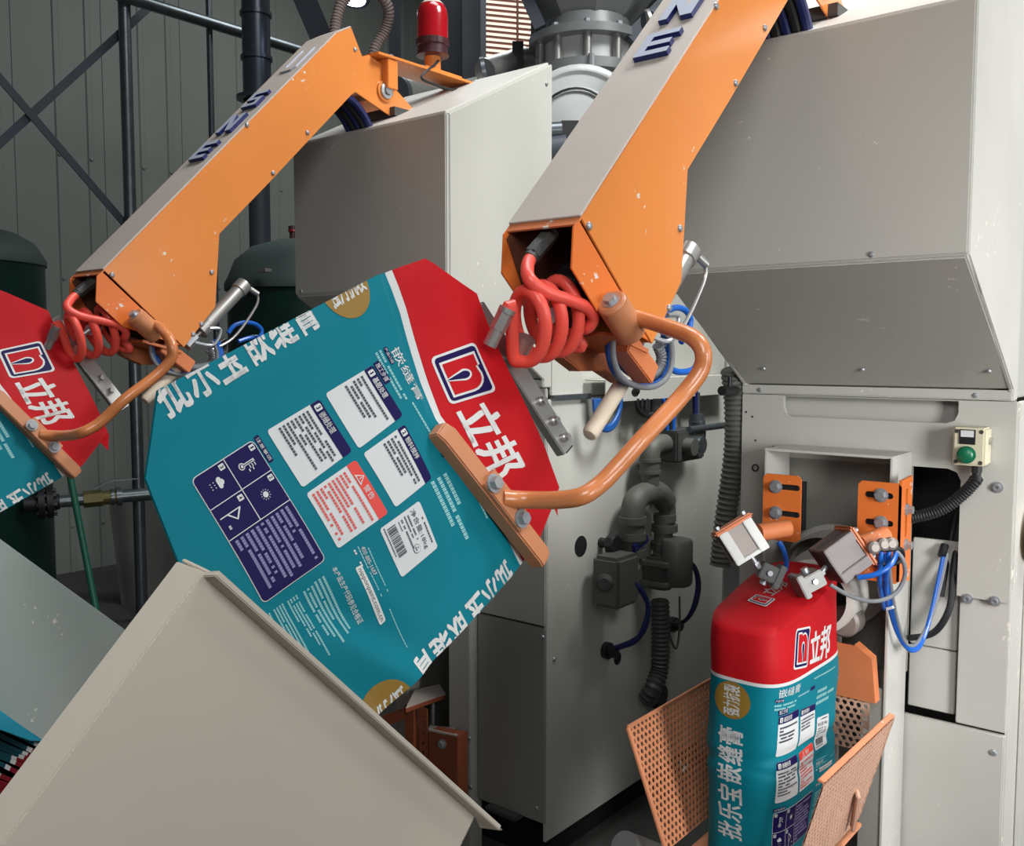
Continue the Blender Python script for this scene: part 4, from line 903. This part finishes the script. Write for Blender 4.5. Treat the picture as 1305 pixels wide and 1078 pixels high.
b = MB(); b.prism([(-.86,2.075,.70),(-.70,2.075,.70),(-.665,2.075,.675),(-.655,2.075,.58),(-.86,2.075,.58)], (0,.006,0)); b.prism([(-.70,2.075,.70),(-.665,2.075,.675),(-.655,2.075,.58),(-.651,2.075,.58),(-.661,2.075,.678),(-.699,2.075,.704)], (0,.03,0)); b.obj('back_bracket', ORANGED, t)
b = MB(); b.box(-.925, -.675, CY, CY+.43, ZBOT-.012, ZBOT-.004); b.obj('cradle_floor', PERFM, t)
b = MB(); b.box(-.87, -.73, 1.78, 1.92, FZ, ZBOT-.012); b.obj('cradle_column', DGREY, t)
b = MB(); b.bar((-.632,1.92,.44), (-.655,1.96,.34), .008, .022); b.obj('hinge_strap', PERFP, t, bevel=.002)
t = thing('lift_cylinder', 'shiny metal cylinder low on the floor beside the cradle', 'cylinder', PD(800,1085,2.05))
a_, c_ = PD(795,1080,2.0), PD(850,1100,2.1); b = MB(); b.cyl(a_, c_, .034, n=24); b.obj('barrel', ALU, t)
b = MB(); b.box(a_.x-.03, c_.x+.03, a_.y-.02, c_.y+.03, FZ, c_.z-.02); b.obj('mount_block', DGREY, t)
# ------------------------------------------------------------------ bag clamps on their slotted brackets
def slotplate(b, x0_, x1_, z0_, z1_, y, slots, th=.006, ch=.008):
    outer = [(x0_+ch,z0_),(x1_-ch,z0_),(x1_,z0_+ch),(x1_,z1_-ch),(x1_-ch,z1_),(x0_+ch,z1_),(x0_,z1_-ch),(x0_,z0_+ch)]
    plate(b, outer, [rrect(s0, s1, zc_-.0065, zc_+.0065, .006, 3) for s0, s1, zc_ in slots], (0,y+th,0), (1,0,0), (0,0,1), th)
def clamp(label, pts, bd, grp='bag clamps'):
    """pts: pixel-measured places at the bracket's depth"""
    Yb = pts['Y']; g = lambda k: PY(*pts[k], Yb)
    a, c = g('p0'), g('p1'); t = thing('bag_clamp', label, 'clamp', (a+c)/2, grp)
    z1_, z0_ = a.z, c.z; x0_, x1_ = a.x, c.x
    slots = []
    for sx_, sy in pts['slots']: q = PY(sx_, sy, Yb); slots.append((q.x-.030, q.x+.030, q.z))
    b = MB(); slotplate(b, x0_, x1_, z0_, z1_, Yb, slots); slp = b.obj('slotted_plate', ORANGES, t, bevel=.0006)
    for sx_, sy in pts['bolts']: b = MB(); b.bolt(PY(sx_, sy, Yb), (0,-1,0), .0105, .014); b.obj('bolt', STEEL, slp)
    b = MB(); b.box(x0_+.012, x1_-.012, Yb+.006, 2.126, z0_+.02, z1_-.02); b.obj('spacer_block', VOID, t)
    D = pts['d']; s0, s1 = PD(*pts['s0'], D+.03), PD(*pts['s1'], D); b = MB(); b.cyl(s0, s1, pts['sr'], n=22); b.obj('arm_tube', ORANGED, t)
    e0, e1_ = PD(*pts['c0'], D), PD(*pts['c1'], D-.01); ax = (e1_-e0).normalized(); L_ = (e1_-e0).length
    fwd = -FW; sd = ax.cross(fwd).normalized(); nf = sd.cross(ax).normalized(); W_ = pts['w']
    b = MB(); b.obox(e0-ax*.004, ax*.010, sd*W_*1.16, nf*W_*1.0); enp = b.obj('end_plate', ORANGED, t, bevel=.004)
    b = MB(); 
    b.obox((e0+e1_)/2, ax*L_, sd*W_*.84, nf*W_*.80); b.obj('cylinder_barrel', ALUD if bd is ALU else bd, t); b = MB()
    for i in (-1, 1):
        for j in (-1, 1): b.obox((e0+e1_)/2+sd*W_*.36*i+nf*W_*.34*j, ax*L_, sd*W_*.26, nf*W_*.26)
    b.obox(e1_-ax*.004, ax*.008, sd*W_*.95, nf*W_*.9); b.obj('cylinder_body', bd, t, bevel=.0015)
    for i in (-1, 1):
        b = MB(); b.bolt(e0-ax*.009+sd*W_*.4*i+nf*W_*.3, -ax, .0055, .008); b.obj('bolt', STEEL, enp)
    r1 = PD(*pts['r1'], D-.015); b = MB(); b.cyl(e1_, r1, .0055); b.cyl(e1_.lerp(r1,.55), r1, .009, n=6); b.obj('piston_rod', STEEL, t)
    j1 = PD(*pts['j1'], D-.02); b = MB(); jd = (j1-r1).normalized(); js = jd.cross(fwd).normalized(); jn = js.cross(jd)
    b.obox((r1+j1)/2, jd*(j1-r1).length, js*.034, jn*.05); b.obox(j1+jd*.002, jd*.014, js*.05, jn*.055); b.obj('clamp_jaw', pts['jm'], t, bevel=.002)
    b = MB(); b.cyl((r1+j1)/2-jn*.03, (r1+j1)/2+jn*.03, .006, n=6); b.cyl((r1+j1)/2+js*.016, (r1+j1)/2+js*.028, .008); b.obj('jaw_pin', STEEL, t)
    return t, e0, ax, sd, nf
tK1, *_k = clamp('orange slotted clamp bracket with bright silver air cylinder left of the spout', dict(Y=2.06, p0=(973,603), p1=(1019,692), slots=((1003,621),(1003,655)), bolts=((989,620),(989,653)), d=1.98, s0=(1004,673), s1=(966,679), sr=.0185, c0=(933,671), c1=(957,709), w=.078, r1=(968,724), j1=(990,734), jm=DGREY), ALU)
tK2, e0, ax, sd, nf = clamp('orange slotted clamp bracket with dusty, shade-darkened grey air cylinder right of the spout', dict(Y=2.06, p0=(1094,612), p1=(1146,745), slots=((1120,631),(1120,666)), bolts=((1123,631),(1123,666)), d=1.96, s0=(1128,682), s1=(1096,694), sr=.0195, c0=(1088,696), c1=(1053,722), w=.082, bar=1, r1=(1044,733), j1=(1020,746), jm=mat('jaw_metal', (140,137,134), .5, .3, var=.12, scale=40)), mat('cylinder_grey_shaded', (118,110,108), .5, .2, var=.1, scale=30))  # dusty cylinder made darker still: its shading is put into the colour
b = MB(); qa = PY(1146,610,2.06); qb = PY(1146,742,2.06)
plate(b, [(2.06,qb.z),(2.135,qb.z-.01),(2.135,qa.z),(2.06,qa.z-.004)], [rrect(2.090,2.104,z-.025,z+.025,.006,3) for z in (qa.z-.05, qa.z-.105)], (qa.x,0,0), (0,1,0), (0,0,1), .006); b.obj('side_flange', ORANGES, tK2)
for py in (653, 699): b = MB(); b.bolt((qa.x+.006, 2.097, PY(1158,py,2.06).z), (1,0,0), .0095, .014); b.obj('bolt', STEEL, tK2)
for px, py in ((1112,697),(1124,693),(1134,692)): b = MB(); p = PD(px,py,1.92); b.lathe([(.011,-.006),(.013,0),(.013,.012),(.008,.016)], p, -FW, 12); b.obj('air_fitting', ALUD, tK2)
b = MB(); b.tube([PD(1112,697,1.93), PD(1128,700,1.92), PD(1147,700,1.93), PD(1149,712,1.95), PD(1136,719,1.95), PD(1115,720,1.95)], .0055, 10, 6); b.obj('air_tube', BLACK, tK2)
b = MB(); b.tube([PD(1136,697,1.93), PD(1150,712,1.92), PD(1153,735,1.93), PD(1140,757,1.93), PD(1115,766,1.92), PD(1085,760,1.92), PD(1058,745,1.92)], .0045, 10, 6); b.obj('air_tube', GREYH, tK2)
for k in range(2): b = MB(); b.tube([PD(1124+k*9,697,1.93), PD(1122+k*10,715,1.93), PD(1121+k*8,745,1.98), PD(1127+k*5,775,2.05)], .0052, 10, 6); b.obj('air_tube', BLUE, tK2)
b = MB(); b.tube([PD(1143,702,1.93), PD(1135,720,1.90), PD(1115,732,1.90), PD(1093,736,1.91)], .0055, 10, 6); b.obj('air_tube', BLUE, tK2)
b = MB(); b.tube([PD(992,690,2.06), PD(998,700,2.06), PD(1002,715,2.07), PD(1000,730,2.08)], .006, 8, 5); b.obj('air_tube', BLUE, tK1)
# ------------------------------------------------------------------ magazine in the foreground
t = thing('bag_magazine', 'beige sheet metal bag magazine in the left foreground', 'magazine', (-.75, .5, FZ))
XM = -.60
C = PX(262,729,XM); Rt = PX(607,1036,XM); Lf = PX(-10,1075,XM)
dR = (Rt-C).normalized(); dL = (Lf-C).normalized(); dL = (dL-dR*dL.dot(dR)).normalized()
rlen = (Rt-C).length; W0 = 1.0
pl = lambda a, d, x=0.: C+dR*a+dL*d+V((x,0,0))
b = MB(); b.prism([pl(-.0012,.001), pl(rlen,.001), pl(rlen,.55), pl(-.0012,.55)], (-.003,0,0)); b.obj('front_plate', CHUTE, t, bevel=.0008)
b = MB(); b.prism([pl(.0022,.0,-.0012), pl(.0022,.60,-.0012), pl(-.004,.60,-.030), pl(-.004,.0,-.030)], -dR*.003); b.obj('left_flange', CHUTE, t, bevel=.0008)
b = MB(); b.prism([pl(.0,.004,-.001), pl(rlen+.03,.004,-.001), pl(rlen+.03,.001,.013), pl(.0,.001,.013)], -dL*.005); b.obj('top_lip', CHUTE, t, bevel=.0008)
b = MB(); b.prism([pl(-.004,-.002,-.030), pl(.018,-.002,-.030), pl(.018,.0,0), pl(.002,.0,0)], -dL*.003); b.obj('corner_tab', CHUTE, t, bevel=.0008)
b = MB(); b.prism([pl(rlen,.003), pl(rlen+.028,.003,-.02), pl(rlen+.03,.55,-.09), pl(rlen,.55)], (-.003,0,0)); b.obj('end_fold', CHUTE, t, bevel=.0008)
b = MB(); b.prism([pl(rlen-.01,0), pl(rlen+.034,.0,.012), pl(rlen+.030,.006,-.01)], (.002,0,.002)); b.obj('lip_tip', CHUTE, t)
XB = -.94
A_, B_ = PX(-20,672,XB), PX(170,810,XB); d2 = (B_-A_).normalized(); d3 = V((0,d2.z,-d2.y)); d3 = d3 if d3.z < 0 else -d3
b = MB(); b.prism([A_-d2*.1, B_+d2*.02, B_+d2*.02+d3*.36, A_-d2*.1+d3*.36], (-.004,0,0)); plabel(b.obj('back_plate', CHUTE2, t, bevel=.001), 'speckled grey green back plate')
b = MB(); b.box(-.93, -.61, .30, .75, .60, .606); b.obj('magazine_floor', CHUTE, t)
for y_ in (.34, .68): b = MB(); b.box(-.80, -.74, y_-.03, y_+.03, FZ, .60); b.obj('leg', DARKPAINT, t)
# bags lying in the magazine, seen on edge
La = PD(60,947,.85)-PD(0,922,.85); La.normalize(); St = (PD(30,1030,.86)-PD(62,960,.86)); St = (St-La*St.dot(La)).normalized(); Wd = ray(75, 1010).normalized()
base = PD(47,948,.84)
NBAG = 15
lab = ('first','second','third','fourth','fifth','sixth','seventh','eighth','ninth','tenth','eleventh','twelfth','thirteenth','fourteenth','fifteenth')
for i in range(NBAG):
    f = i*.0050+(.002 if i > 6 else 0); tipx = -.0030*i+.003*random.uniform(-1,1)
    c = base+St*f+La*tipx; cur = random.uniform(-.002,.002); th2 = .0043
    me = MB(); xs = [-.17,-.10,-.05,-.0025,.0025,.05,.12]
    rows2 = []
    for x_ in xs:
        z_ = .0025*math.sin(x_*30+i)+cur*x_*10; p = c+La*x_+St*z_
        rows2.append([p-St*th2/2, p+St*th2/2, p+St*th2/2+Wd*.22, p-St*th2/2+Wd*.22])
    k0 = 0; me.v = [q for r in rows2 for q in r]
    for k in range(len(xs)-1):
        for j in range(4): me.f.append((k*4+j, k*4+(j+1)%4, k*4+4+(j+1)%4, k*4+4+j)); me.mi.append(0 if xs[k] < -.003 else 1 if xs[k] < 0 else 2)
    me.f += [(0,1,2,3), tuple(len(me.v)-4+q for q in range(4))]; me.mi += [0, 2]
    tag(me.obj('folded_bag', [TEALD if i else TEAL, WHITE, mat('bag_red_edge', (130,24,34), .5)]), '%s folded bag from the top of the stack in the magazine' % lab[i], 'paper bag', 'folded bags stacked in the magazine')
me = MB(); p_ = [PD(-25,888,.80), PD(0,905,.81), PD(28,925,.82), PD(62,948,.84), PD(36,944,.83), PD(0,930,.80), PD(-25,918,.79)]
me.prism(p_, Wd*.012); tag(me.obj('loose_bag', mat('bag_film', (30,134,158), .18, coat=.5), bevel=.002), 'shiny loose teal bag lying over the folded stack', 'paper bag')
# ------------------------------------------------------------------ orange bag holder in front of the left machine
t = thing('bag_holder', 'orange bag holder with perforated strips, low between bag and grey post', 'bag holder', (-2.15, 2.15, FZ))
Yh = 2.16
def yp(x, y, Y=Yh): return PY(x, y, Y)
zs = yp(517,903,2.10).z; P_ = [PZ(517,903,zs), PZ(568,885,zs), PZ(560,872,zs), PZ(528,880,zs)]
b = MB(); b.prism(P_, (0,0,-.014)); plabel(b.obj('top_shelf', RUST, t, bevel=.001), 'flat shelf on top'); b = MB(); b.prism([p+V((0,0,.0006)) for p in P_], (0,0,.001)); plabel(b.obj('shelf_dust', DUSTY, t), 'grey dust on the shelf')
b = MB(); b.prism([yp(516,898), yp(527,896), yp(527,1010), yp(516,1010)], (0,.02,0)); b.obj('upright', RUST, t)
a, c = yp(533,900), yp(545,1030)
b = MB(); plate(b, [(a.x,c.z),(c.x,c.z),(c.x,a.z),(a.x,a.z)], [circ((a.x+c.x)/2, a.z-.03-.030*k, .0065, 8) for k in range(8)], (0,Yh+.004,0), (1,0,0), (0,0,1), .004); b.obj('perforated_strip', RUST, t)
b = MB(); b.prism([yp(546,931), yp(583,938), yp(583,1030), yp(546,1030)], (0,.05,0)); b.obj('side_block', RUST, t, bevel=.002)
b = MB(); b.prism([yp(546,929), yp(583,937), yp(579,927,2.24), yp(548,924,2.24)], (0,0,-.006)); b.obj('block_top', DUSTY, t)
b = MB(); b.bolt(yp(564,948), (0,-1,0), .011); b.obj('bolt', STEEL, t)
b = MB(); b.prism([yp(480,915), yp(520,900), yp(520,915), yp(480,930)], (0,.04,0)); b.obj('cross_bar', RUST, t)
b = MB(); b.cyl(yp(552,896,2.25), yp(552,930,2.25), .006); b.obj('guide_rod', STEEL, t)
b = MB(); pz = yp(560,1000); b.box(pz.x-.1, pz.x+.04, 2.16, 2.2, FZ, pz.z+.02); b.obj('foot', RUST, t)
# ------------------------------------------------------------------ background: rotary valve and hopper between the machines
DV = 4.1; pc = PD(748, 48, DV); s1 = DV/1200
t = thing('rotary_valve', 'shiny cast metal rotary valve under the hopper, between the two machines', 'valve', pc)
Z1 = V((0,0,1))
b = MB(); b.lathe([(.9*70*s1,-6*s1),(74*s1,-6*s1),(74*s1,4*s1),(56*s1,6*s1),(54*s1,24*s1)], pc-Z1*8*s1, Z1, 40); b.obj('upper_flange', HOPPER, t)
b = MB(); b.lathe([(56*s1,-44*s1),(56*s1,-14*s1)], pc, Z1, 40); b.obj('neck', VALVE, t)
for k in range(10):
    a = 2*math.pi*k/10+.3; q = pc+V((math.cos(a),math.sin(a),0))*62*s1
    b = MB(); b.cyl(q-Z1*44*s1, q-Z1*12*s1, 5.5*s1, n=12); b.obj('spacer_pillar', ALU, t)
    b = MB(); b.bolt(q-Z1*4*s1+V((math.cos(a),math.sin(a),0))*4*s1, Z1, 4.5*s1); b.obj('bolt', STEEL, t)
b = MB(); b.lathe([(60*s1,-56*s1),(72*s1,-56*s1),(72*s1,-44*s1),(50*s1,-44*s1)], pc, Z1, 40); b.obj('lower_flange', HOPPER, t)
b = MB(); b.lathe([(56*s1,-56*s1),(62*s1,-66*s1),(72*s1,-80*s1),(80*s1,-105*s1),(82*s1,-130*s1),(80*s1,-160*s1),(68*s1,-190*s1),(50*s1,-200*s1)], pc, Z1, 40); b.obj('valve_housing', VALVE, t)
hd = (-FW*.92+RT*-.25).normalized(); hc = PD(733,165,DV-.26)
b = MB(); b.lathe([(78*s1,-.02),(78*s1,.0),(72*s1,.012),(69*s1,.012),(66*s1,.002),(50*s1,.01),(47*s1,.03),(30*s1,.045),(.001,.05)], hc, hd, 40); b.obj('end_cover', VALVE, t)
b = MB(); b.lathe([(44*s1,.036),(46*s1,.040),(46*s1,.046),(43*s1,.048)], hc, hd, 32, False); b.obj('seal_ring', BLACK, t)
for px, py, px2, py2, r in ((690,168,716,166,10),(690,192,722,188,15)): b = MB(); b.cyl(PD(px,py,DV-.36), PD(px2,py2,DV-.36), r*s1, n=20); b.obj('drive_motor', GALV if r == 10 else STEELD, t)
b = MB(); b.obox(PD(726,168,DV-.36), RT*20*s1, FW*.05, UPV*22*s1); b.obj('coupling_box', BLACK, t)
b = MB(); b.cyl(pc-Z1*48*s1+(-FW)*74*s1, pc-Z1*72*s1+(-FW)*74*s1, 4*s1, n=8); b.obj('stud', STEEL, t)
t = thing('hopper', 'large grey steel hopper cone above the rotary valve', 'hopper', pc+Z1*20*s1)
b = MB(); b.lathe([(54*s1,14*s1),(58*s1,18*s1),(160*s1,140*s1),(160*s1,260*s1)], pc, Z1, 8, ); b.obj('cone', HOPPER, t, smooth=False)
b = MB(); b.bar(PD(690,38,DV-.1), PD(655,-40,DV-.1), .08, .05); b.obj('leg_beam', STEELD, t)
b = MB(); b.bar(PD(800,50,DV-.15), PD(845,5,DV-.15), .06, .05); b.obj('leg_beam', STEELD, t)
t = thing('vent_pipe', 'dark round vent pipe stub beside the hopper, behind the near arm', 'pipe', PD(840,28,DV-.5))
b = MB(); b.cyl(PD(828,30,DV-.5), PD(880,8,DV-.4), 16*s1*.9, n=24); b.obj('pipe', STEELD, t)
b = MB(); b.cyl(PD(825,31,DV-.5), PD(829,30,DV-.5), 17.5*s1*.9, n=24); b.obj('pipe_rim', ALU, t)
t = thing('elbow_duct', 'pale silver duct stub behind the centre machine, left of the valve', 'duct', PD(640,85,DV))
b = MB(); b.cyl(PD(618,92,DV), PD(668,76,DV+.2), 17*s1, n=24); b.obj('duct', ALU, t); b = MB(); b.cyl(PD(614,93,DV), PD(619,92,DV), 19*s1, n=24); b.obj('duct_rim', GALV, t)
b = MB(); b.obox(PD(660,78,DV+.1), RT*.05, FW*.05, UPV*.16); b.obj('duct_bracket', BLACK, t)
# slatted bright window far behind
wd = PD(648, 35, 6.3)
tW = bpy.data.objects.new('window_1', None); COL.objects.link(tW); tW.location = wd; ORG['window_1'] = wd; struct(tW, 'bright slatted window far behind the centre machine')
b = MB(); b.obox(wd+FW*.03, RT*.30, FW*.01, UPV*.56); b.obj('pane', GLOW, tW)
for k in range(15): b = MB(); b.obox(wd+UPV*(.25-.036*k), RT*.30+UPV*-.03, FW*.02, UPV*.010); b.obj('slat', SLAT, tW, smooth=False)
b = MB(); b.obox(wd+RT*.06, RT*.015, FW*.03, UPV*.56); b.obj('mullion', SLAT, tW)
# dark steel columns and ducts behind the machines
def beam(name, label, p0, p1, w_, h_, m_=STEELD, cat='beam'):
    t = thing(name, label, cat, p0 if p0.z < p1.z else p1)
    d = (p1-p0).normalized(); x = d.cross(FW).normalized(); y = x.cross(d).normalized(); c = (p0+p1)/2; L_ = p1-p0
    b = MB(); b.obox(c, L_, x*.008, y*h_); b.obj('web', m_, t)
    for s_ in (-1, 1): b = MB(); b.obox(c+y*h_/2*s_, L_, x*w_, y*.01); b.obj('flange', m_, t)
def down(p, z=FZ): return V((p.x, p.y, z))
COLM = mat('column_paint', (120, 125, 133), .5)
q = PD(574, 100, 4.9); beam('steel_column', 'dark steel column rising behind the centre machine beside the warning light', down(q), V((q.x,q.y,3.6)), .15, .10, STEELD, 'column')
q = PD(601, 100, 4.8); beam('steel_column', 'paler grey steel column just right of the warning light', down(q), V((q.x,q.y,3.6)), .09, .06, COLM, 'column')
q = PD(503, 60, 5.6); beam('steel_column', 'slim dark steel column behind the flexible duct', down(q), V((q.x,q.y,4.0)), .06, .08, STEELD, 'column')
q = PD(640, 60, 6.9); beam('steel_column', 'steel column beside the bright slatted window', down(q), V((q.x-.18,q.y,4.0)), .10, .10, STEELD, 'column')
beam('diagonal_beam', 'dark diagonal steel beam above the far arm', PD(328,-141,5.6), PD(428,90,5.6), .13, .08)
t = thing('round_duct', 'dark round duct with a bolted flange behind the letters of the far arm', 'duct', down(PD(328,130,5.3)))
q = PD(328,128,5.3); b = MB(); b.cyl(q, V((q.x,q.y,3.7)), .078, n=28); b.obj('duct', DUCT, t)
for dz in (0, .22, .46): b = MB(); b.cyl(q+V((0,0,dz)), q+V((0,0,dz+.02)), .088 if dz else .115, n=28); b.obj('duct_flange', DUCT, t)
b = MB(); b.cyl(q, down(q), .06, n=20); b.obj('lower_duct', STEELD, t)
t = thing('silver_duct', 'silver horizontal duct behind the warning light bracket', 'duct', PD(540,118,3.6))
b = MB(); b.cyl(PD(500,118,3.6), PD(590,122,4.2), .065, n=28); b.obj('duct', ALU, t)
b = MB(); b.cyl(PD(499,118,3.59), PD(504,118.3,3.63), .070, n=28); b.obj('duct_rim', GALV, t)
b = MB(); b.bar(PD(540,140,3.5), PD(598,112,3.7), .10, .07); b.obj('duct_cover', CONCR, t)
t = thing('flexible_duct', 'looped ribbed flexible duct hanging above the elbow of the far arm', 'duct', PD(465,10,4.2))
b = MB(); b.tube([PD(427,60,4.2), PD(428,30,4.2), PD(437,2,4.2), PD(458,-15,4.2), PD(482,-8,4.2), PD(495,12,4.25), PD(491,38,4.3), PD(478,62,4.3), PD(472,90,4.3)], .026, 14, 8, rib=.014); b.obj('hose', FLEX, t)
t = thing('high_bay_lamp', 'bright ceiling lamp glowing above the elbow of the far arm', 'lamp', PD(447,-6,5.2))
q = PD(450,-4,5.0); b = MB(); b.lathe([(.075,0),(.078,.005),(.05,.02)], q, (0.1,-.3,-1), 24); b.obj('lamp_glass', LAMP, t)
b = MB(); b.lathe([(.085,.01),(.09,0),(.05,-.06),(.03,-.12),(.02,-.6)], q, (.1,-.3,-1), 24); b.obj('lamp_housing', STEELD, t)
# ------------------------------------------------------------------ background left: pipe frame, tanks, pipework
XF = -5.4
def pole(name, label, pts, r, m_=GALV, cat='pole'):
    b = MB(); b.tube(pts, r, 14, 0); return tag(b.obj(name, m_), label, cat)
a, c = PX(158,0,XF), PX(171,560,XF)
pole('upright_pipe', 'thick galvanised upright pipe in front of the left wall', [down(a), V((a.x,a.y,4.4))], .036)
a = PX(268,90,XF); pole('upright_pipe', 'thin galvanised upright pipe behind the far arm', [down(a), V((a.x,a.y,4.1))], .020)
pole('rail_pipe', 'horizontal galvanised rail pipe across the top left', [PX(150,-7,XF+.06), PX(400,70,XF+.06)], .036)
def flatbar(name, label, p0, p1):
    b = MB(); b.bar(p0, p1, .008, .045, up=(0,1,.2)); tag(b.obj(name, STEELD), label, 'brace')
flatbar('brace_bar', 'dark brace bar rising to the right across the left wall', PX(-250,410,XF-.05), PX(200,0,XF-.05))
flatbar('brace_bar', 'dark brace bar falling to the right across the left wall', PX(-250,-191,XF-.03), PX(165,292,XF-.03))
def tank(label, px, r, d, ydome, yseam):
    q = PD(px, yseam, d); ztop_ = PD(px, ydome, d).z; zs = q.z; t = thing('storage_tank', label, 'tank', down(q))
    h = ztop_-zs
    b = MB(); b.lathe([(r,FZ+.10-zs),(r,0)], q, (0,0,1), 48); b.obj('shell', TANK, t)
    b = MB(); b.lathe([(r+.012,-.03),(r+.012,.0),(r*.99,.03),(r*.9,h*.5),(r*.7,h*.78),(r*.4,h*.94),(.001,h)], q, (0,0,1), 48); plabel(b.obj('dome', TANKD, t), 'dusty domed top')
    for k in range(3):
        a = k*2.1+.5; p = down(q)+V((math.cos(a)*r*.9, math.sin(a)*r*.9, 0)); b = MB(); b.cyl(p, p+V((0,0,.13)), .05, n=12); b.obj('foot', TANK, t)
    return t, q
tank('dark green tank at the left edge behind the bag', -62, .50, 5.6, 285, 330)
tk, q = tank('dark green tank with a small valve on top, behind the far arm', 392, .38, 4.6, 305, 364)
p = PD(373,318,4.5)
b = MB(); b.lathe([(.022,0),(.022,.03),(.014,.034),(.014,.08),(.019,.084),(.019,.11),(.006,.114)], p, (0,0,1), 14); plabel(b.obj('relief_valve', BEACOND, tk), 'small dark relief valve')
b = MB(); b.cyl(p+V((0,0,.084)), p+V((0,0,.092)), .021); plabel(b.obj('valve_ring', BEACON, tk), 'red valve ring')
b = MB(); b.box(q.x+.14, q.x+.22, q.y-.41, q.y-.375, q.z+.03, q.z+.045); b.obj('name_tag', ALU, tk)
t = thing('tank_outlet_pipe', 'grey outlet pipe with black flange and brass valve by the left tank', 'pipe', PD(120,635,5.2))
p0, p1 = PD(30,643,5.45), PD(205,628,5.8); dd = (p1-p0).normalized(); L_ = (p1-p0).length; at = lambda f: p0+dd*L_*f
b = MB(); b.cyl(p0, at(.25), .046, n=18); b.obj('black_pipe', BLACK, t)
for f in (.10, .16): b = MB(); b.cyl(at(f), at(f+.045), .092, n=24); b.obj('flange', BLACK, t)
for k in range(8):
    u_ = dd.orthogonal().normalized(); w2 = dd.cross(u_); a = k*math.pi/4; b = MB(); b.cyl(at(.09)+(u_*math.cos(a)+w2*math.sin(a))*.07, at(.23)+(u_*math.cos(a)+w2*math.sin(a))*.07, .012, n=6); b.obj('flange_bolt', DGREY, t)
b = MB(); b.cyl(at(.25), at(.45), .036); b.obj('pipe', GALV, t); b = MB(); b.cyl(at(.68), at(1), .040); b.obj('pipe', GALV, t)
b = MB(); b.cyl(at(.42), at(.56), .050, n=6); b.cyl(at(.5), at(.66), .042); b.obj('brass_valve', mat('brass_dull', (120,112,70), .45, .5), t)
b = MB(); b.cyl(at(.66), at(.70), .056); b.cyl(at(.62), at(.645), .05); b.obj('pipe_collar', GALV, t)
b = MB(); b.bar(at(.50)+V((0,0,.06)), at(.62)+V((0,0,.10)), .02, .008); b.bar(at(.62)+V((0,0,.10)), at(.84)+V((0,0,.10)), .02, .008); b.obj('lever', GALV, t)
q0, q1 = PD(88,600,3.6), PD(122,775,3.6); pole('green_pipe', 'thin green pipe slanting down behind the magazine', [q0+(q0-q1)*.15, q1+(q1-q0)*2.2], .0125, GREENP, 'pipe')
a, c = PZ(155,771,FZ), PZ(236,772,FZ); b = MB(); tpA = PD(137,628,(a-O).dot(FW)+.25); tpB = PD(232,620,(c-O).dot(FW)+.25)
b.prism([a, c, tpB, tpA], (-.02,.01,0)); tag(b.obj('leaning_plate', CONCR), 'grey steel plate leaning near the wall below the outlet pipe', 'plate')
# ------------------------------------------------------------------ lift everything onto the floor
bpy.context.view_layer.update()
for o in bpy.data.objects:
    if o.parent is None and o.type in ('MESH', 'EMPTY'): o.location.z += UP
